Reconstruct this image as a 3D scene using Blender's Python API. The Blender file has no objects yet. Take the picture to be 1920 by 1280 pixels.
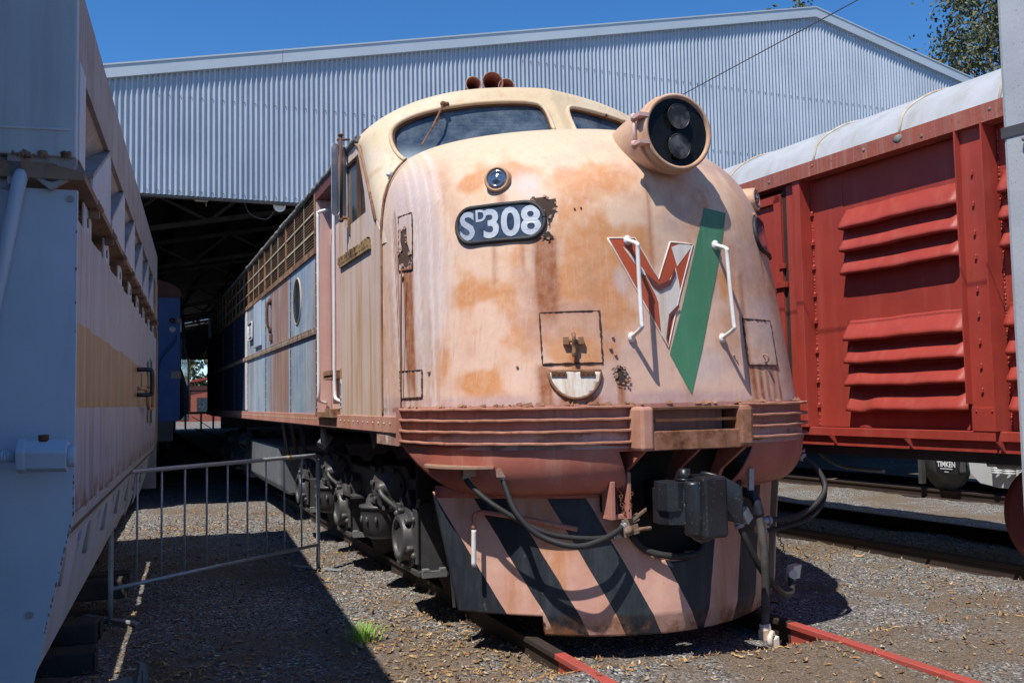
import bpy, bmesh, math, random
import numpy as np
from mathutils import Vector, Matrix
from mathutils.geometry import tessellate_polygon

# ------------------------------------------------------------------ camera, light, exposure
SC = bpy.context.scene
COL = SC.collection
random.seed(7); RNG = np.random.default_rng(7)
YAW, PIT, ROL = map(math.radians, (22.342, 3.597, -1.035))
_f = Vector((math.sin(YAW)*math.cos(PIT), math.cos(YAW)*math.cos(PIT), math.sin(PIT)))
_r0 = Vector((math.cos(YAW), -math.sin(YAW), 0)); _u0 = _r0.cross(_f)
_r = math.cos(ROL)*_r0 + math.sin(ROL)*_u0; _u = -math.sin(ROL)*_r0 + math.cos(ROL)*_u0
cam = bpy.data.cameras.new('camera'); camo = bpy.data.objects.new('camera', cam); COL.objects.link(camo)
M = Matrix((( _r.x, _u.x, -_f.x, -3.17), (_r.y, _u.y, -_f.y, -5.0), (_r.z, _u.z, -_f.z, 1.6), (0, 0, 0, 1)))
camo.matrix_world = M
cam.sensor_width = 36; cam.lens = 1743.6/1920*36; cam.clip_start = 0.05; cam.clip_end = 3000
SC.camera = camo
SUN = Vector((-.485, -.338, 1)).normalized()
world = bpy.data.worlds.new('World'); SC.world = world; world.use_nodes = True
_wn = world.node_tree; _bg = _wn.nodes['Background']
_sky = _wn.nodes.new('ShaderNodeTexSky'); _sky.sky_type = 'NISHITA'; _sky.sun_disc = False
_sky.sun_elevation = math.asin(SUN.z); _sky.sun_rotation = math.atan2(SUN.x, SUN.y)
_sky.altitude = 0; _sky.air_density = .78; _sky.dust_density = 0.0; _sky.ozone_density = 6.0
_hs = _wn.nodes.new('ShaderNodeHueSaturation'); _hs.inputs['Saturation'].default_value = 1.2; _wn.links.new(_sky.outputs[0], _hs.inputs['Color']); _wn.links.new(_hs.outputs[0], _bg.inputs[0]); _bg.inputs[1].default_value = 0.15
_sl = bpy.data.lights.new('sun', 'SUN'); _sl.energy = 5.0; _sl.angle = math.radians(.53); _sl.color = (1, .95, .87)
_so = bpy.data.objects.new('sun', _sl); COL.objects.link(_so)
_so.rotation_euler = (-SUN).to_track_quat('-Z', 'Y').to_euler()
SC.view_settings.view_transform = 'Standard'; SC.view_settings.look = 'None'
SC.view_settings.exposure = 0.22; SC.view_settings.gamma = 1.0
SC.cycles.max_bounces = 6; SC.cycles.diffuse_bounces = 3

# ------------------------------------------------------------------ object helpers
def tag(o, label=None, cat=None, group=None, kind=None):
    if label: o['label'] = label
    if cat: o['category'] = cat
    if group: o['group'] = group
    if kind: o['kind'] = kind
    return o
def thing(name, label, cat, loc=(0, 0, 0), rz=0, group=None):
    o = bpy.data.objects.new(name, None); COL.objects.link(o)
    o.location = loc; o.rotation_euler = (0, 0, rz); o.empty_display_size = .2
    return tag(o, label, cat, group)
class MB:
    """collects geometry for one mesh object"""
    def __init__(s): s.v = []; s.f = []; s.sm = []; s.col = None
    def add(s, vs, fs, smooth=False):
        b = len(s.v); s.v += [tuple(map(float, p)) for p in vs]
        s.f += [tuple(i+b for i in f) for f in fs]; s.sm += [smooth]*len(fs); return s
    def box(s, x0, x1, y0, y1, z0, z1):
        vs = [(x, y, z) for z in (z0, z1) for y in (y0, y1) for x in (x0, x1)]
        return s.add(vs, [(0, 2, 3, 1), (4, 5, 7, 6), (0, 1, 5, 4), (2, 6, 7, 3), (0, 4, 6, 2), (1, 3, 7, 5)])
    def obox(s, c, ax, ay, az):
        c = Vector(c); ax, ay, az = Vector(ax), Vector(ay), Vector(az)
        vs = [c + a*ax + b*ay + d*az for d in (-1, 1) for b in (-1, 1) for a in (-1, 1)]
        return s.add(vs, [(0, 2, 3, 1), (4, 5, 7, 6), (0, 1, 5, 4), (2, 6, 7, 3), (0, 4, 6, 2), (1, 3, 7, 5)])
    def beam(s, p, q, w, h, up=(0, 0, 1)):
        p, q = Vector(p), Vector(q); d = (q-p); up = Vector(up)
        x = d.cross(up)
        if x.length < 1e-6: x = d.cross(Vector((1, 0, 0)))
        x.normalize(); z = x.cross(d).normalized()
        return s.obox((p+q)/2, x*w/2, d/2, z*h/2)
    def cyl(s, p, q, r0, r1=None, n=16, caps=True, smooth=True):
        p, q = Vector(p), Vector(q); r1 = r0 if r1 is None else r1
        d = (q-p).normalized(); a = d.orthogonal().normalized(); b = d.cross(a)
        vs = []
        for k in range(n):
            t = 2*math.pi*k/n; e = a*math.cos(t)+b*math.sin(t); vs += [p+e*r0, q+e*r1]
        s.add(vs, [(2*k, 2*((k+1) % n), 2*((k+1) % n)+1, 2*k+1) for k in range(n)], smooth)
        if caps: s.add(vs, [tuple(2*k for k in range(n))[::-1], tuple(2*k+1 for k in range(n))])
        return s
    def lathe(s, p, d, prof, n=20, smooth=True):
        """prof: list of (dist along d, radius)"""
        p, d = Vector(p), Vector(d).normalized(); a = d.orthogonal().normalized(); b = d.cross(a)
        vs = [p+d*h+(a*math.cos(2*math.pi*k/n)+b*math.sin(2*math.pi*k/n))*r for h, r in prof for k in range(n)]
        fs = [(i*n+k, i*n+(k+1) % n, (i+1)*n+(k+1) % n, (i+1)*n+k) for i in range(len(prof)-1) for k in range(n)]
        return s.add(vs, fs, smooth)
    def tube(s, pts, r, n=8, sub=6, caps=True, spline=True):
        P = [Vector(p) for p in pts]
        if spline and len(P) > 2:
            Q = [P[0]*2-P[1]]+P+[P[-1]*2-P[-2]]; out = []
            for i in range(1, len(Q)-2):
                for k in range(sub):
                    t = k/sub; a, b, c, d = Q[i-1:i+3]
                    out.append(.5*((2*b)+(c-a)*t+(2*a-5*b+4*c-d)*t*t+(3*b-a-3*c+d)*t**3))
            P = out+[P[-1]]
        m = len(P); rad = r if callable(r) else (lambda t: r)
        up = (P[1]-P[0]).orthogonal().normalized(); vs = []
        for i in range(m):
            d = (P[min(i+1, m-1)]-P[max(i-1, 0)]).normalized()
            a = (up-d*up.dot(d)).normalized(); up = a; b = d.cross(a); rr = rad(i/(m-1))
            vs += [P[i]+(a*math.cos(2*math.pi*k/n)+b*math.sin(2*math.pi*k/n))*rr for k in range(n)]
        s.add(vs, [(i*n+k, i*n+(k+1) % n, (i+1)*n+(k+1) % n, (i+1)*n+k) for i in range(m-1) for k in range(n)], True)
        if caps: s.add(vs, [tuple(range(n))[::-1], tuple(range((m-1)*n, m*n))])
        return s
    def prism(s, poly, vec):
        n = len(poly); P = [Vector(p) for p in poly]; vec = Vector(vec)
        vs = P+[p+vec for p in P]
        tri = tessellate_polygon([P])
        s.add(vs, [tuple(t) for t in tri]+[tuple(i+n for i in t)[::-1] for t in tri])
        return s.add(vs, [(i, (i+1) % n, (i+1) % n+n, i+n) for i in range(n)])
    def holed(s, outer, hole, vec):
        A = [Vector(p) for p in outer]; B = [Vector(p) for p in hole]; vec = Vector(vec)
        tri = tessellate_polygon([A, B]); n = len(A)+len(B); vs = A+B; vs = vs+[p+vec for p in vs]
        s.add(vs, [tuple(t) for t in tri]+[tuple(i+n for i in t)[::-1] for t in tri])
        for off, L in ((0, len(A)), (len(A), len(B))):
            s.add(vs, [(off+i, off+(i+1) % L, off+(i+1) % L+n, off+i+n) for i in range(L)])
        return s
    def grid(s, G, smooth=True, mask=None):
        nu, nv = len(G), len(G[0]); vs = [p for row in G for p in row]
        fs = [(i*nv+j, i*nv+j+1, (i+1)*nv+j+1, (i+1)*nv+j) for i in range(nu-1) for j in range(nv-1) if mask is None or mask(i, j)]
        return s.add(vs, fs, smooth)
    def ball(s, c, r, n=10, sc=(1, 1, 1)):
        c = Vector(c); G = [[(c.x+sc[0]*r*math.sin(t)*math.cos(p), c.y+sc[1]*r*math.sin(t)*math.sin(p), c.z+sc[2]*r*math.cos(t))
             for p in [2*math.pi*k/n for k in range(n+1)]] for t in [math.pi*(k+.001)/(n//2+.002) for k in range(n//2+1)]]
        return s.grid(G)
    def torus(s, c, ax, R, r, n=16, m=6):
        ax = Vector(ax).normalized(); a = ax.orthogonal().normalized(); b = ax.cross(a); c = Vector(c)
        G = [[c+(a*math.cos(t)+b*math.sin(t))*(R+r*math.cos(p))+ax*r*math.sin(p) for p in [2*math.pi*j/m for j in range(m+1)]] for t in [2*math.pi*i/n for i in range(n+1)]]
        return s.grid(G)
    def build(s, name, mat, parent=None, bevel=0, thick=0, colors=None):
        me = bpy.data.meshes.new(name); me.from_pydata(s.v, [], s.f)
        me.polygons.foreach_set('use_smooth', s.sm)
        bm = bmesh.new(); bm.from_mesh(me)
        if colors is None:
            bmesh.ops.remove_doubles(bm, verts=bm.verts, dist=1e-5)
        bmesh.ops.recalc_face_normals(bm, faces=bm.faces); bm.to_mesh(me); bm.free()
        if colors is not None:
            a = me.color_attributes.new('paint', 'FLOAT_COLOR', 'POINT'); a.data.foreach_set('color', colors.astype(np.float32).ravel())
        me.materials.append(mat)
        o = bpy.data.objects.new(name, me); COL.objects.link(o)
        if parent: o.parent = parent
        if thick:
            md = o.modifiers.new('thickness', 'SOLIDIFY'); md.thickness = thick; md.offset = 0
        if bevel:
            md = o.modifiers.new('bevel', 'BEVEL'); md.width = bevel; md.segments = 2; md.limit_method = 'ANGLE'; md.angle_limit = math.radians(40)
        return o
def kids(o): return [c for c in bpy.data.objects if c.parent == o]
def copy_tree(o, parent=None):
    c = o.copy(); COL.objects.link(c); c.parent = parent
    for ch in kids(o): copy_tree(ch, c)
    return c
def text_mesh(body, size, bold=0., align='CENTER'):
    cu = bpy.data.curves.new('lettering', 'FONT'); cu.body = body; cu.size = size; cu.align_x = align; cu.offset = bold; cu.resolution_u = 4
    o = bpy.data.objects.new('lettering', cu); COL.objects.link(o)
    dg = bpy.context.evaluated_depsgraph_get(); me = bpy.data.meshes.new_from_object(o.evaluated_get(dg))
    vs = [v.co.copy() for v in me.vertices]; fs = [tuple(p.vertices) for p in me.polygons]
    bpy.data.objects.remove(o); bpy.data.curves.remove(cu); bpy.data.meshes.remove(me)
    return vs, fs

# ------------------------------------------------------------------ materials
class NT:
    def __init__(s, name):
        s.m = bpy.data.materials.new(name); s.m.use_nodes = True; s.t = s.m.node_tree; s.b = s.t.nodes['Principled BSDF']
        s.tc = s.n('ShaderNodeTexCoord'); s.obj = s.tc.outputs['Object']
    def n(s, t, **k):
        x = s.t.nodes.new(t)
        for a, v in k.items(): setattr(x, a, v)
        return x
    def l(s, a, b): s.t.links.new(a, b)
    def map(s, scale, loc=(0, 0, 0)):
        x = s.n('ShaderNodeMapping'); s.l(s.obj, x.inputs[0]); x.inputs['Scale'].default_value = scale; x.inputs['Location'].default_value = loc; return x.outputs[0]
    def noise(s, scale, detail=4, rough=.6, vec=None, dist=0):
        x = s.n('ShaderNodeTexNoise'); s.l(vec or s.obj, x.inputs['Vector']); x.inputs['Scale'].default_value = scale
        x.inputs['Detail'].default_value = detail; x.inputs['Roughness'].default_value = rough; x.inputs['Distortion'].default_value = dist; return x.outputs[0]
    def ramp(s, v, a, b, c0=0., c1=1.):
        x = s.n('ShaderNodeMapRange'); x.interpolation_type = 'SMOOTHSTEP'; s.l(v, x.inputs[0])
        x.inputs[1].default_value = a; x.inputs[2].default_value = b; x.inputs[3].default_value = c0; x.inputs[4].default_value = c1; return x.outputs[0]
    def mix(s, fac, a, b):
        x = s.n('ShaderNodeMix', data_type='RGBA')
        for sock, v in ((x.inputs['Factor'], fac), (x.inputs['A'], a), (x.inputs['B'], b)):
            if hasattr(v, 'links'): s.l(v, sock)
            else: sock.default_value = v if not isinstance(v, tuple) else (*v, 1)
        return x.outputs['Result']
    def math(s, op, a, b=0., c=0.):
        x = s.n('ShaderNodeMath', operation=op)
        for i, v in enumerate((a, b, c)):
            if hasattr(v, 'links'): s.l(v, x.inputs[i])
            else: x.inputs[i].default_value = v
        return x.outputs[0]
    def xyz(s):
        x = s.n('ShaderNodeSeparateXYZ'); s.l(s.obj, x.inputs[0]); return x.outputs
    def bump(s, h, strength=.3, dist=.01):
        x = s.n('ShaderNodeBump'); s.l(h, x.inputs['Height']); x.inputs['Strength'].default_value = strength; x.inputs['Distance'].default_value = dist; s.l(x.outputs[0], s.b.inputs['Normal'])
    def out(s, col, rough=.6, metal=0, spec=.4):
        for k, v in (('Base Color', col), ('Roughness', rough), ('Metallic', metal), ('Specular IOR Level', spec)):
            if hasattr(v, 'links'): s.l(v, s.b.inputs[k])
            else: s.b.inputs[k].default_value = (*v, 1) if isinstance(v, tuple) else v
        return s.m
RUST = (.16, .055, .02); DRUST = (.06, .025, .014)
def paint(name, c, c2=None, streak=None, sk=.5, rust=.0, rough=.55, bump=.15, bscale=60, speck=None, metal=0, nscale=2.5, sscale=14, spec=.4, rustcol=RUST):
    t = NT(name); c2 = c2 or tuple(x*.8 for x in c)
    col = t.mix(t.ramp(t.noise(nscale, 6, .65), .35, .65), c, c2)
    if streak:
        m = t.map((sscale, sscale, .55)); col = t.mix(t.math('MULTIPLY', t.ramp(t.noise(1, 5, .7, m), .45, .7), sk), col, streak)
    if speck: col = t.mix(t.ramp(t.noise(90, 2), .66, .74), col, speck)
    r = rough
    if rust:
        rm = t.ramp(t.noise(7, 8, .72), .72-rust*.35, .80-rust*.3); col = t.mix(rm, col, t.mix(t.ramp(t.noise(30, 4), .35, .65), rustcol, DRUST)); r = t.ramp(rm, 0, 1, rough, .9)
    if bump: t.bump(t.noise(bscale, 4, .6), bump, .004)
    return t.out(col, r, metal, spec)
MT = {}
MT['dark'] = paint('sooty_black_steel', (.045, .045, .048), (.075, .072, .07), rough=.46, bump=.35, bscale=40, spec=.5)
MT['blackgloss'] = paint('black_coupler_paint', (.010, .011, .014), (.02, .022, .027), rough=.36, bump=.3, bscale=30, speck=(.2, .19, .18), spec=.5)
MT['rubber'] = paint('black_rubber', (.02, .02, .022), (.035, .034, .034), rough=.6, bump=.2)
MT['rust'] = paint('rusty_steel', (.17, .075, .035), (.09, .04, .022), rough=.88, bump=.6, bscale=45, rust=.6)
MT['crust'] = paint('crusted_rust_edge', (.34, .19, .11), (.16, .075, .04), rough=.9, bump=.8, bscale=70, rust=.55)
MT['darkrust'] = paint('dark_rail_rust', (.045, .026, .018), (.03, .02, .016), rough=.85, bump=.5)
MT['railred'] = paint('worn_red_rail_paint', (.42, .065, .05), (.33, .07, .055), rust=.4, rough=.6, bump=.3)
MT['white'] = paint('chalky_white_paint', (.78, .76, .74), (.66, .63, .60), rust=.12, rough=.5)
MT['galv'] = paint('galvanised_steel', (.40, .41, .43), (.32, .33, .35), rough=.42, metal=.3, bump=.1, nscale=20)
MT['shed'] = paint('zincalume_sheet', (.42, .47, .53), (.35, .40, .46), streak=(.28, .33, .39), sk=.45, rough=.55, metal=.3, bump=0, nscale=.6, sscale=5)
MT['barge'] = paint('painted_barge_capping', (.42, .48, .53), (.38, .44, .49), rough=.5, bump=.05, nscale=.8)
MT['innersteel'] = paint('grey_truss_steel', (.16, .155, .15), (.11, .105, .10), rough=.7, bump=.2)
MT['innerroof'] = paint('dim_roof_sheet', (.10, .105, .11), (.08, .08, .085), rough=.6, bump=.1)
MT['vanred'] = paint('oxide_red_van_paint', (.36, .047, .031), (.30, .040, .028), rough=.5, bump=.2, bscale=35, streak=(.38, .085, .06), sk=.5, sscale=7, rust=.06, nscale=1.3)
MT['gutter'] = paint('weathered_red_gutter', (.34, .085, .055), (.28, .08, .055), streak=(.36, .20, .15), sk=.7, sscale=22, rust=.36, rough=.7, bump=.4, speck=(.45, .42, .36))
MT['roofwhite'] = paint('chalky_roof_paint', (.43, .44, .46), (.37, .38, .39), streak=(.29, .26, .21), sk=.55, sscale=3, rust=.05, rough=.55, bump=.15, rustcol=(.4, .28, .18))
MT['hopblue'] = paint('pale_blue_grey_wagon_paint', (.47, .53, .62), (.40, .47, .56), streak=(.33, .38, .45), sk=.6, sscale=7, rough=.5, bump=.12, rust=.04, nscale=1.2)
MT['hopdust'] = paint('dusty_pale_wagon_paint', (.33, .31, .31), (.26, .22, .20), streak=(.40, .40, .42), sk=.7, sscale=12, rough=.7, bump=.2, rust=.1)
MT['hoprust'] = paint('dusty_rust_ledge', (.30, .20, .14), (.2, .12, .08), rough=.9, bump=.6, rust=.5)
MT['bluecar'] = paint('deep_blue_carriage_paint', (.05, .12, .38), (.04, .09, .29), rough=.45, bump=.1, streak=(.09, .16, .38), sk=.4)
MT['greypost'] = paint('light_grey_post_paint', (.36, .38, .41), (.42, .44, .46), speck=(.2, .15, .12), rust=.08, rough=.55, bump=.25)
MT['wood'] = paint('weathered_grey_timber', (.22, .20, .19), (.15, .135, .12), rough=.9, bump=.6, sscale=30, streak=(.12, .1, .09))
MT['sleeper'] = paint('old_sleeper_timber', (.06, .05, .042), (.035, .03, .026), rough=.95, bump=.8)
MT['brick'] = paint('red_brick_wall', (.36, .10, .06), (.30, .09, .06), rough=.85, bump=.3)
MT['pinksteel'] = paint('faded_pink_red_steel', (.46, .20, .16), (.40, .15, .11), streak=(.5, .30, .22), sk=.6, rust=.22, rough=.6, bump=.2)
MT['chin'] = paint('worn_red_chin_paint', (.46, .155, .115), (.40, .125, .09), streak=(.54, .28, .20), sk=.55, sscale=9, rust=.07, rough=.5, bump=.15)
MT['sill'] = paint('faded_pink_sill_paint', (.52, .27, .21), (.45, .2, .15), streak=(.42, .20, .09), sk=.8, sscale=9, rust=.30, rough=.65, bump=.3)
MT['doorpink'] = paint('faded_pink_door_paint', (.62, .42, .38), (.58, .36, .32), streak=(.5, .3, .24), sk=.5, rust=.08, rough=.6)
MT['maroon'] = paint('maroon_paint', (.16, .045, .035), (.12, .035, .03), rough=.55)
def body_mat():
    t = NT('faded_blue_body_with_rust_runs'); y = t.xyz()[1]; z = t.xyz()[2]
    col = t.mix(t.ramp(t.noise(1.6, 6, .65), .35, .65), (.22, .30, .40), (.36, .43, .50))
    col = t.mix(t.math('MULTIPLY', t.ramp(t.noise(1, 5, .7, t.map((1, 7, .35))), .48, .70), .85), col, (.48, .50, .50))
    band = t.math('MAXIMUM', t.math('MULTIPLY', t.ramp(y, 5.85, 6.0), t.ramp(y, 7.3, 7.7, 1, 0)), t.ramp(t.noise(1, 3, .5, t.map((1, .8, .12), (3, 5, 1))), .56, .70, 0, .55))
    st = t.ramp(t.noise(1, 6, .75, t.map((1, 11, .28), (2, 7, 4))), .34, .50)
    k = t.math('MULTIPLY', t.math('MULTIPLY', band, st), t.ramp(t.noise(1, 4, .6, t.map((1, 3, 1.1))), .22, .45))
    col = t.mix(t.math('MULTIPLY', k, .76), col, t.mix(t.ramp(t.noise(1, 5, .7, t.map((1, 26, .4))), .35, .65), (.42, .165, .045), (.22, .08, .028)))
    col = t.mix(t.ramp(t.noise(24, 5, .7), .70, .75), col, RUST); t.bump(t.noise(5, 4), .25, .02)
    return t.out(col, .6)
MT['bodyblue'] = body_mat()
MT['grilleback'] = paint('dark_grille_void', (.02, .018, .016), (.03, .024, .02), rough=.9)
MT['slat'] = paint('rusty_grille_slat', (.23, .14, .08), (.14, .08, .045), rust=.4, rough=.85, bump=.3)
MT['bar'] = paint('pale_grille_bar', (.52, .44, .34), (.4, .3, .2), rust=.35, rough=.8)
MT['lichen'] = paint('lichen_crusted_roof_edge', (.25, .24, .22), (.10, .09, .085), rough=.95, bump=.9, bscale=40, nscale=18, rust=.3)
MT['whitelet'] = paint('white_lettering_paint', (.72, .73, .75), (.60, .61, .63), rough=.45, bump=0)
MT['green'] = paint('faded_green_stripe_paint', (.055, .20, .105), (.065, .22, .12), streak=(.10, .26, .17), sk=.6, rough=.5, bump=.2, speck=(.12, .22, .15), rust=.04)
MT['vred'] = paint('faded_orange_red_emblem', (.48, .085, .028), (.40, .075, .03), streak=(.30, .06, .04), sk=.4, rough=.5)
MT['vwhite'] = paint('peeled_white_layer', (.72, .67, .62), (.66, .58, .52), streak=(.45, .28, .16), sk=.55, sscale=10, rough=.6)
MT['peel'] = paint('exposed_dark_rust', (.085, .045, .032), (.05, .03, .025), rough=.95, bump=.9, bscale=120)
MT['flake'] = paint('lifted_paint_flake', (.40, .26, .19), (.26, .15, .10), rust=.35, rough=.8)
MT['brass'] = paint('rusted_letter_brass', (.40, .27, .12), (.22, .13, .07), rust=.5, rough=.7, bump=.5)
MT['white_rusty'] = paint('rust_stained_white', (.76, .74, .70), (.68, .60, .50), streak=(.42, .20, .08), sk=.7, sscale=16, rust=.14, rough=.6)
MT['tan'] = paint('tan_painted_steel', (.42, .26, .13), (.36, .2, .1), rough=.5)
MT['horn'] = paint('oxide_red_horn', (.20, .05, .035), (.15, .04, .03), rough=.5)
MT['fin'] = paint('rust_edged_fin_paint', (.46, .22, .16), (.38, .17, .11), streak=(.22, .09, .04), sk=.6, sscale=12, rust=.36, rough=.75, bump=.5)
MT['boxpink'] = paint('faded_pink_buffer_paint', (.55, .32, .25), (.46, .22, .15), streak=(.3, .13, .06), sk=.6, rust=.3, rough=.7, bump=.4)
MT['crust2'] = paint('rust_and_grey_belt', (.30, .26, .22), (.17, .085, .045), rust=.45, rough=.85, bump=.6, nscale=9)
MT['wornrubber'] = paint('worn_grey_hose_rubber', (.03, .029, .028), (.09, .08, .07), rough=.75, nscale=5, bump=.3)
MT['cream'] = paint('flaking_cream_frame', (.62, .50, .34), (.50, .34, .20), rust=.42, rough=.75, bump=.4)
MT['cabside'] = paint('streaked_cab_side_paint', (.64, .50, .43), (.58, .44, .36), streak=(.46, .25, .10), sk=.95, sscale=11, rust=.03, rough=.6, nscale=1.5)
MT['galvdark'] = paint('dull_grey_steel', (.14, .14, .14), (.2, .2, .2), rough=.6)
MT['tank'] = paint('dull_grey_tank', (.13, .14, .15), (.17, .18, .19), streak=(.10, .1, .1), sk=.5, rough=.6)
MT['wheelred'] = paint('dull_red_wheel', (.17, .035, .03), (.14, .03, .025), rough=.6, bump=.2)
MT['palegrey'] = paint('pale_grey_bogie_paint', (.50, .51, .52), (.42, .43, .44), rough=.5)
MT['roofseam'] = paint('stained_roof_seam', (.55, .49, .40), (.42, .33, .22), rough=.8, bump=.3, nscale=8)
MT['greylet'] = paint('dusty_grey_numerals', (.50, .53, .58), (.34, .38, .45), rough=.4, bump=0, nscale=4)
MT['bandpink'] = paint('faded_pink_band_paint', (.50, .25, .21), (.42, .19, .15), streak=(.22, .09, .045), sk=.6, sscale=10, rust=.16, rough=.6)
MT['shadenavy'] = paint('shed_shade_navy_body_paint', (.018, .034, .075), (.022, .036, .065), streak=(.035, .05, .075), sk=.4, rough=.5)  # shed shade put into the colour: darker blue for the side inside
MT['hopgrey'] = paint('grey_wagon_end_paint', (.50, .53, .55), (.42, .46, .49), streak=(.33, .35, .37), sk=.6, sscale=7, rough=.5, bump=.12, rust=.03, nscale=1.2)
MT['beamrust'] = paint('rust_bitten_pink_beam', (.36, .17, .11), (.20, .085, .04), streak=(.12, .05, .025), sk=.7, sscale=14, rust=.45, rough=.85, bump=.6, nscale=7)
def glass(name, dust=(.35, .38, .4), c=(.012, .018, .026), amount=.3, lowz=None):
    t = NT(name); f = t.math('MULTIPLY', t.ramp(t.noise(5, 6, .7), .3, .75), amount)
    if lowz: f = t.math('MAXIMUM', f, t.math('MULTIPLY', t.ramp(t.math('ADD', t.xyz()[2], t.math('MULTIPLY', t.noise(3), .12)), lowz[0], lowz[1], 1., 0.), .8))
    f = t.math('MAXIMUM', f, t.ramp(t.noise(70, 2), .72, .76, 0, .7))
    return t.out(t.mix(f, c, dust), t.ramp(f, 0, 1, .06, .5), 0, .6)
MT['wind'] = glass('dusty_windscreen_glass', (.40, .47, .50), (.02, .035, .06), .22, (3.42, 3.72))
MT['glass'] = glass('dark_window_glass', (.2, .26, .3), (.015, .025, .03), .35)
MT['lens'] = glass('headlight_cover_glass', (.055, .055, .055), (.007, .007, .007), .18)
MT['lens'].node_tree.nodes['Principled BSDF'].inputs['Specular IOR Level'].default_value = .12
MT['numglass'] = glass('number_board_glass', (.16, .2, .27), (.018, .026, .045), .4)
_t = NT('clear_lamp_glass'); MT['lamp'] = _t.out((.30, .32, .35), .12, .85)
_t = NT('dull_reflector'); MT['reflector'] = _t.out(_t.mix(_t.ramp(_t.noise(9), .4, .62), (.022, .021, .02), (.13, .125, .12)), .4, .3)
_t = NT('mirror_back'); MT['mirror'] = _t.out(_t.mix(_t.ramp(_t.noise(6), .4, .7), (.62, .63, .63), (.74, .74, .73)), .4, .2)

def pilot_mat():
    t = NT('black_and_pink_chevron_paint'); X = t.xyz()
    w = t.math('MULTIPLY', t.math('SUBTRACT', t.noise(6, 3), .5), .012)
    x = t.math('ADD', X[0], w); z = X[2]
    u = t.math('SUBTRACT', x, t.math('MULTIPLY', t.math('SUBTRACT', 1.02, z), .5))
    u2 = t.math('SUBTRACT', x, t.math('MULTIPLY', t.math('SUBTRACT', z, .15), .25))
    def band(v, a, b): return t.math('MULTIPLY', t.math('GREATER_THAN', v, a), t.math('LESS_THAN', v, b))
    left = t.math('LESS_THAN', u2, .185)
    L = t.math('ADD', t.math('ADD', band(u, -3, -1.365), band(u, -1.17, -.99)), t.math('ADD', band(u, -.785, -.565), band(u, -.30, 9)))
    Rr = t.math('ADD', band(u2, .46, .70), band(u2, .93, 1.13))
    k = t.math('ADD', t.math('MULTIPLY', left, L), t.math('MULTIPLY', t.math('SUBTRACT', 1, left), Rr))
    pink = t.mix(t.ramp(t.noise(2.2, 6, .6), .3, .7), (.52, .27, .21), (.68, .42, .33))
    pink = t.mix(t.math('MULTIPLY', t.ramp(t.noise(1, 5, .65, t.map((4.5, 4.5, .9))), .46, .70), .85), pink, (.48, .19, .06))
    blk = t.mix(t.ramp(t.noise(1, 6, .7, t.map((10, 10, 1.5))), .4, .72), (.016, .020, .027), (.04, .047, .057))
    col = t.mix(k, pink, blk); col = t.mix(t.ramp(t.noise(26, 5, .7), .70, .76), col, RUST)
    wear = t.math('MULTIPLY', t.ramp(t.noise(13, 8, .75), .62, .66), t.ramp(t.noise(2.5, 3), .4, .6)); col = t.mix(t.math('MULTIPLY', wear, .7), col, (.13, .12, .115))
    col = t.mix(t.math('MULTIPLY', t.ramp(z, .18, .30, 1, 0), t.ramp(t.noise(5, 6, .7), .42, .62)), col, (.24, .10, .045))
    t.bump(t.math('ADD', t.math('MULTIPLY', t.noise(2.6, 3), 1.6), t.math('MULTIPLY', t.noise(35, 4), .12)), .25, .03)
    return t.out(col, .5)
MT['pilot'] = pilot_mat()
def nose_mat(name='sun_faded_nose_paint'):
    t = NT(name); a = t.n('ShaderNodeVertexColor', layer_name='paint'); col = a.outputs[0]
    fine = t.noise(1, 5, .75, t.map((45, 45, 1.2))); col = t.mix(t.math('MULTIPLY', t.ramp(fine, .5, .72), .2), col, (.72, .60, .56))
    fine2 = t.noise(1, 5, .75, t.map((38, 38, .9), (9, 3, 1))); col = t.mix(t.math('MULTIPLY', t.ramp(fine2, .53, .73), .42), col, (.42, .18, .07))
    col = t.mix(t.math('MULTIPLY', t.ramp(t.noise(14, 6, .7), .35, .7), .18), col, (.82, .62, .46))
    col = t.mix(t.ramp(t.noise(60, 3, .6), .74, .78, 0, .8), col, (.22, .10, .06))
    chip = t.math('MULTIPLY', t.ramp(t.noise(11, 9, .78), .655, .668), t.ramp(t.noise(1.7, 3, .6), .46, .60)); col = t.mix(t.math('MULTIPLY', chip, .75), col, (.60, .50, .46))
    drip = t.math('MULTIPLY', t.ramp(t.noise(1, 6, .8, t.map((70, 70, 3.0), (4, 2, 8))), .64, .70), t.ramp(t.noise(1.3, 2), .45, .6)); col = t.mix(t.math('MULTIPLY', drip, .6), col, (.74, .68, .66))
    dots = t.ramp(t.noise(23, 7, .8), .715, .73); col = t.mix(t.math('MULTIPLY', dots, .85), col, (.20, .085, .045))
    h = t.math('ADD', t.math('MULTIPLY', t.noise(3.5, 3), 1.5), t.math('MULTIPLY', t.noise(60, 3), .15)); h = t.math('SUBTRACT', h, t.math('MULTIPLY', chip, .12))
    t.bump(h, .22, .02)
    return t.out(col, .55, 0, .35)
MT['nose'] = nose_mat()
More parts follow.
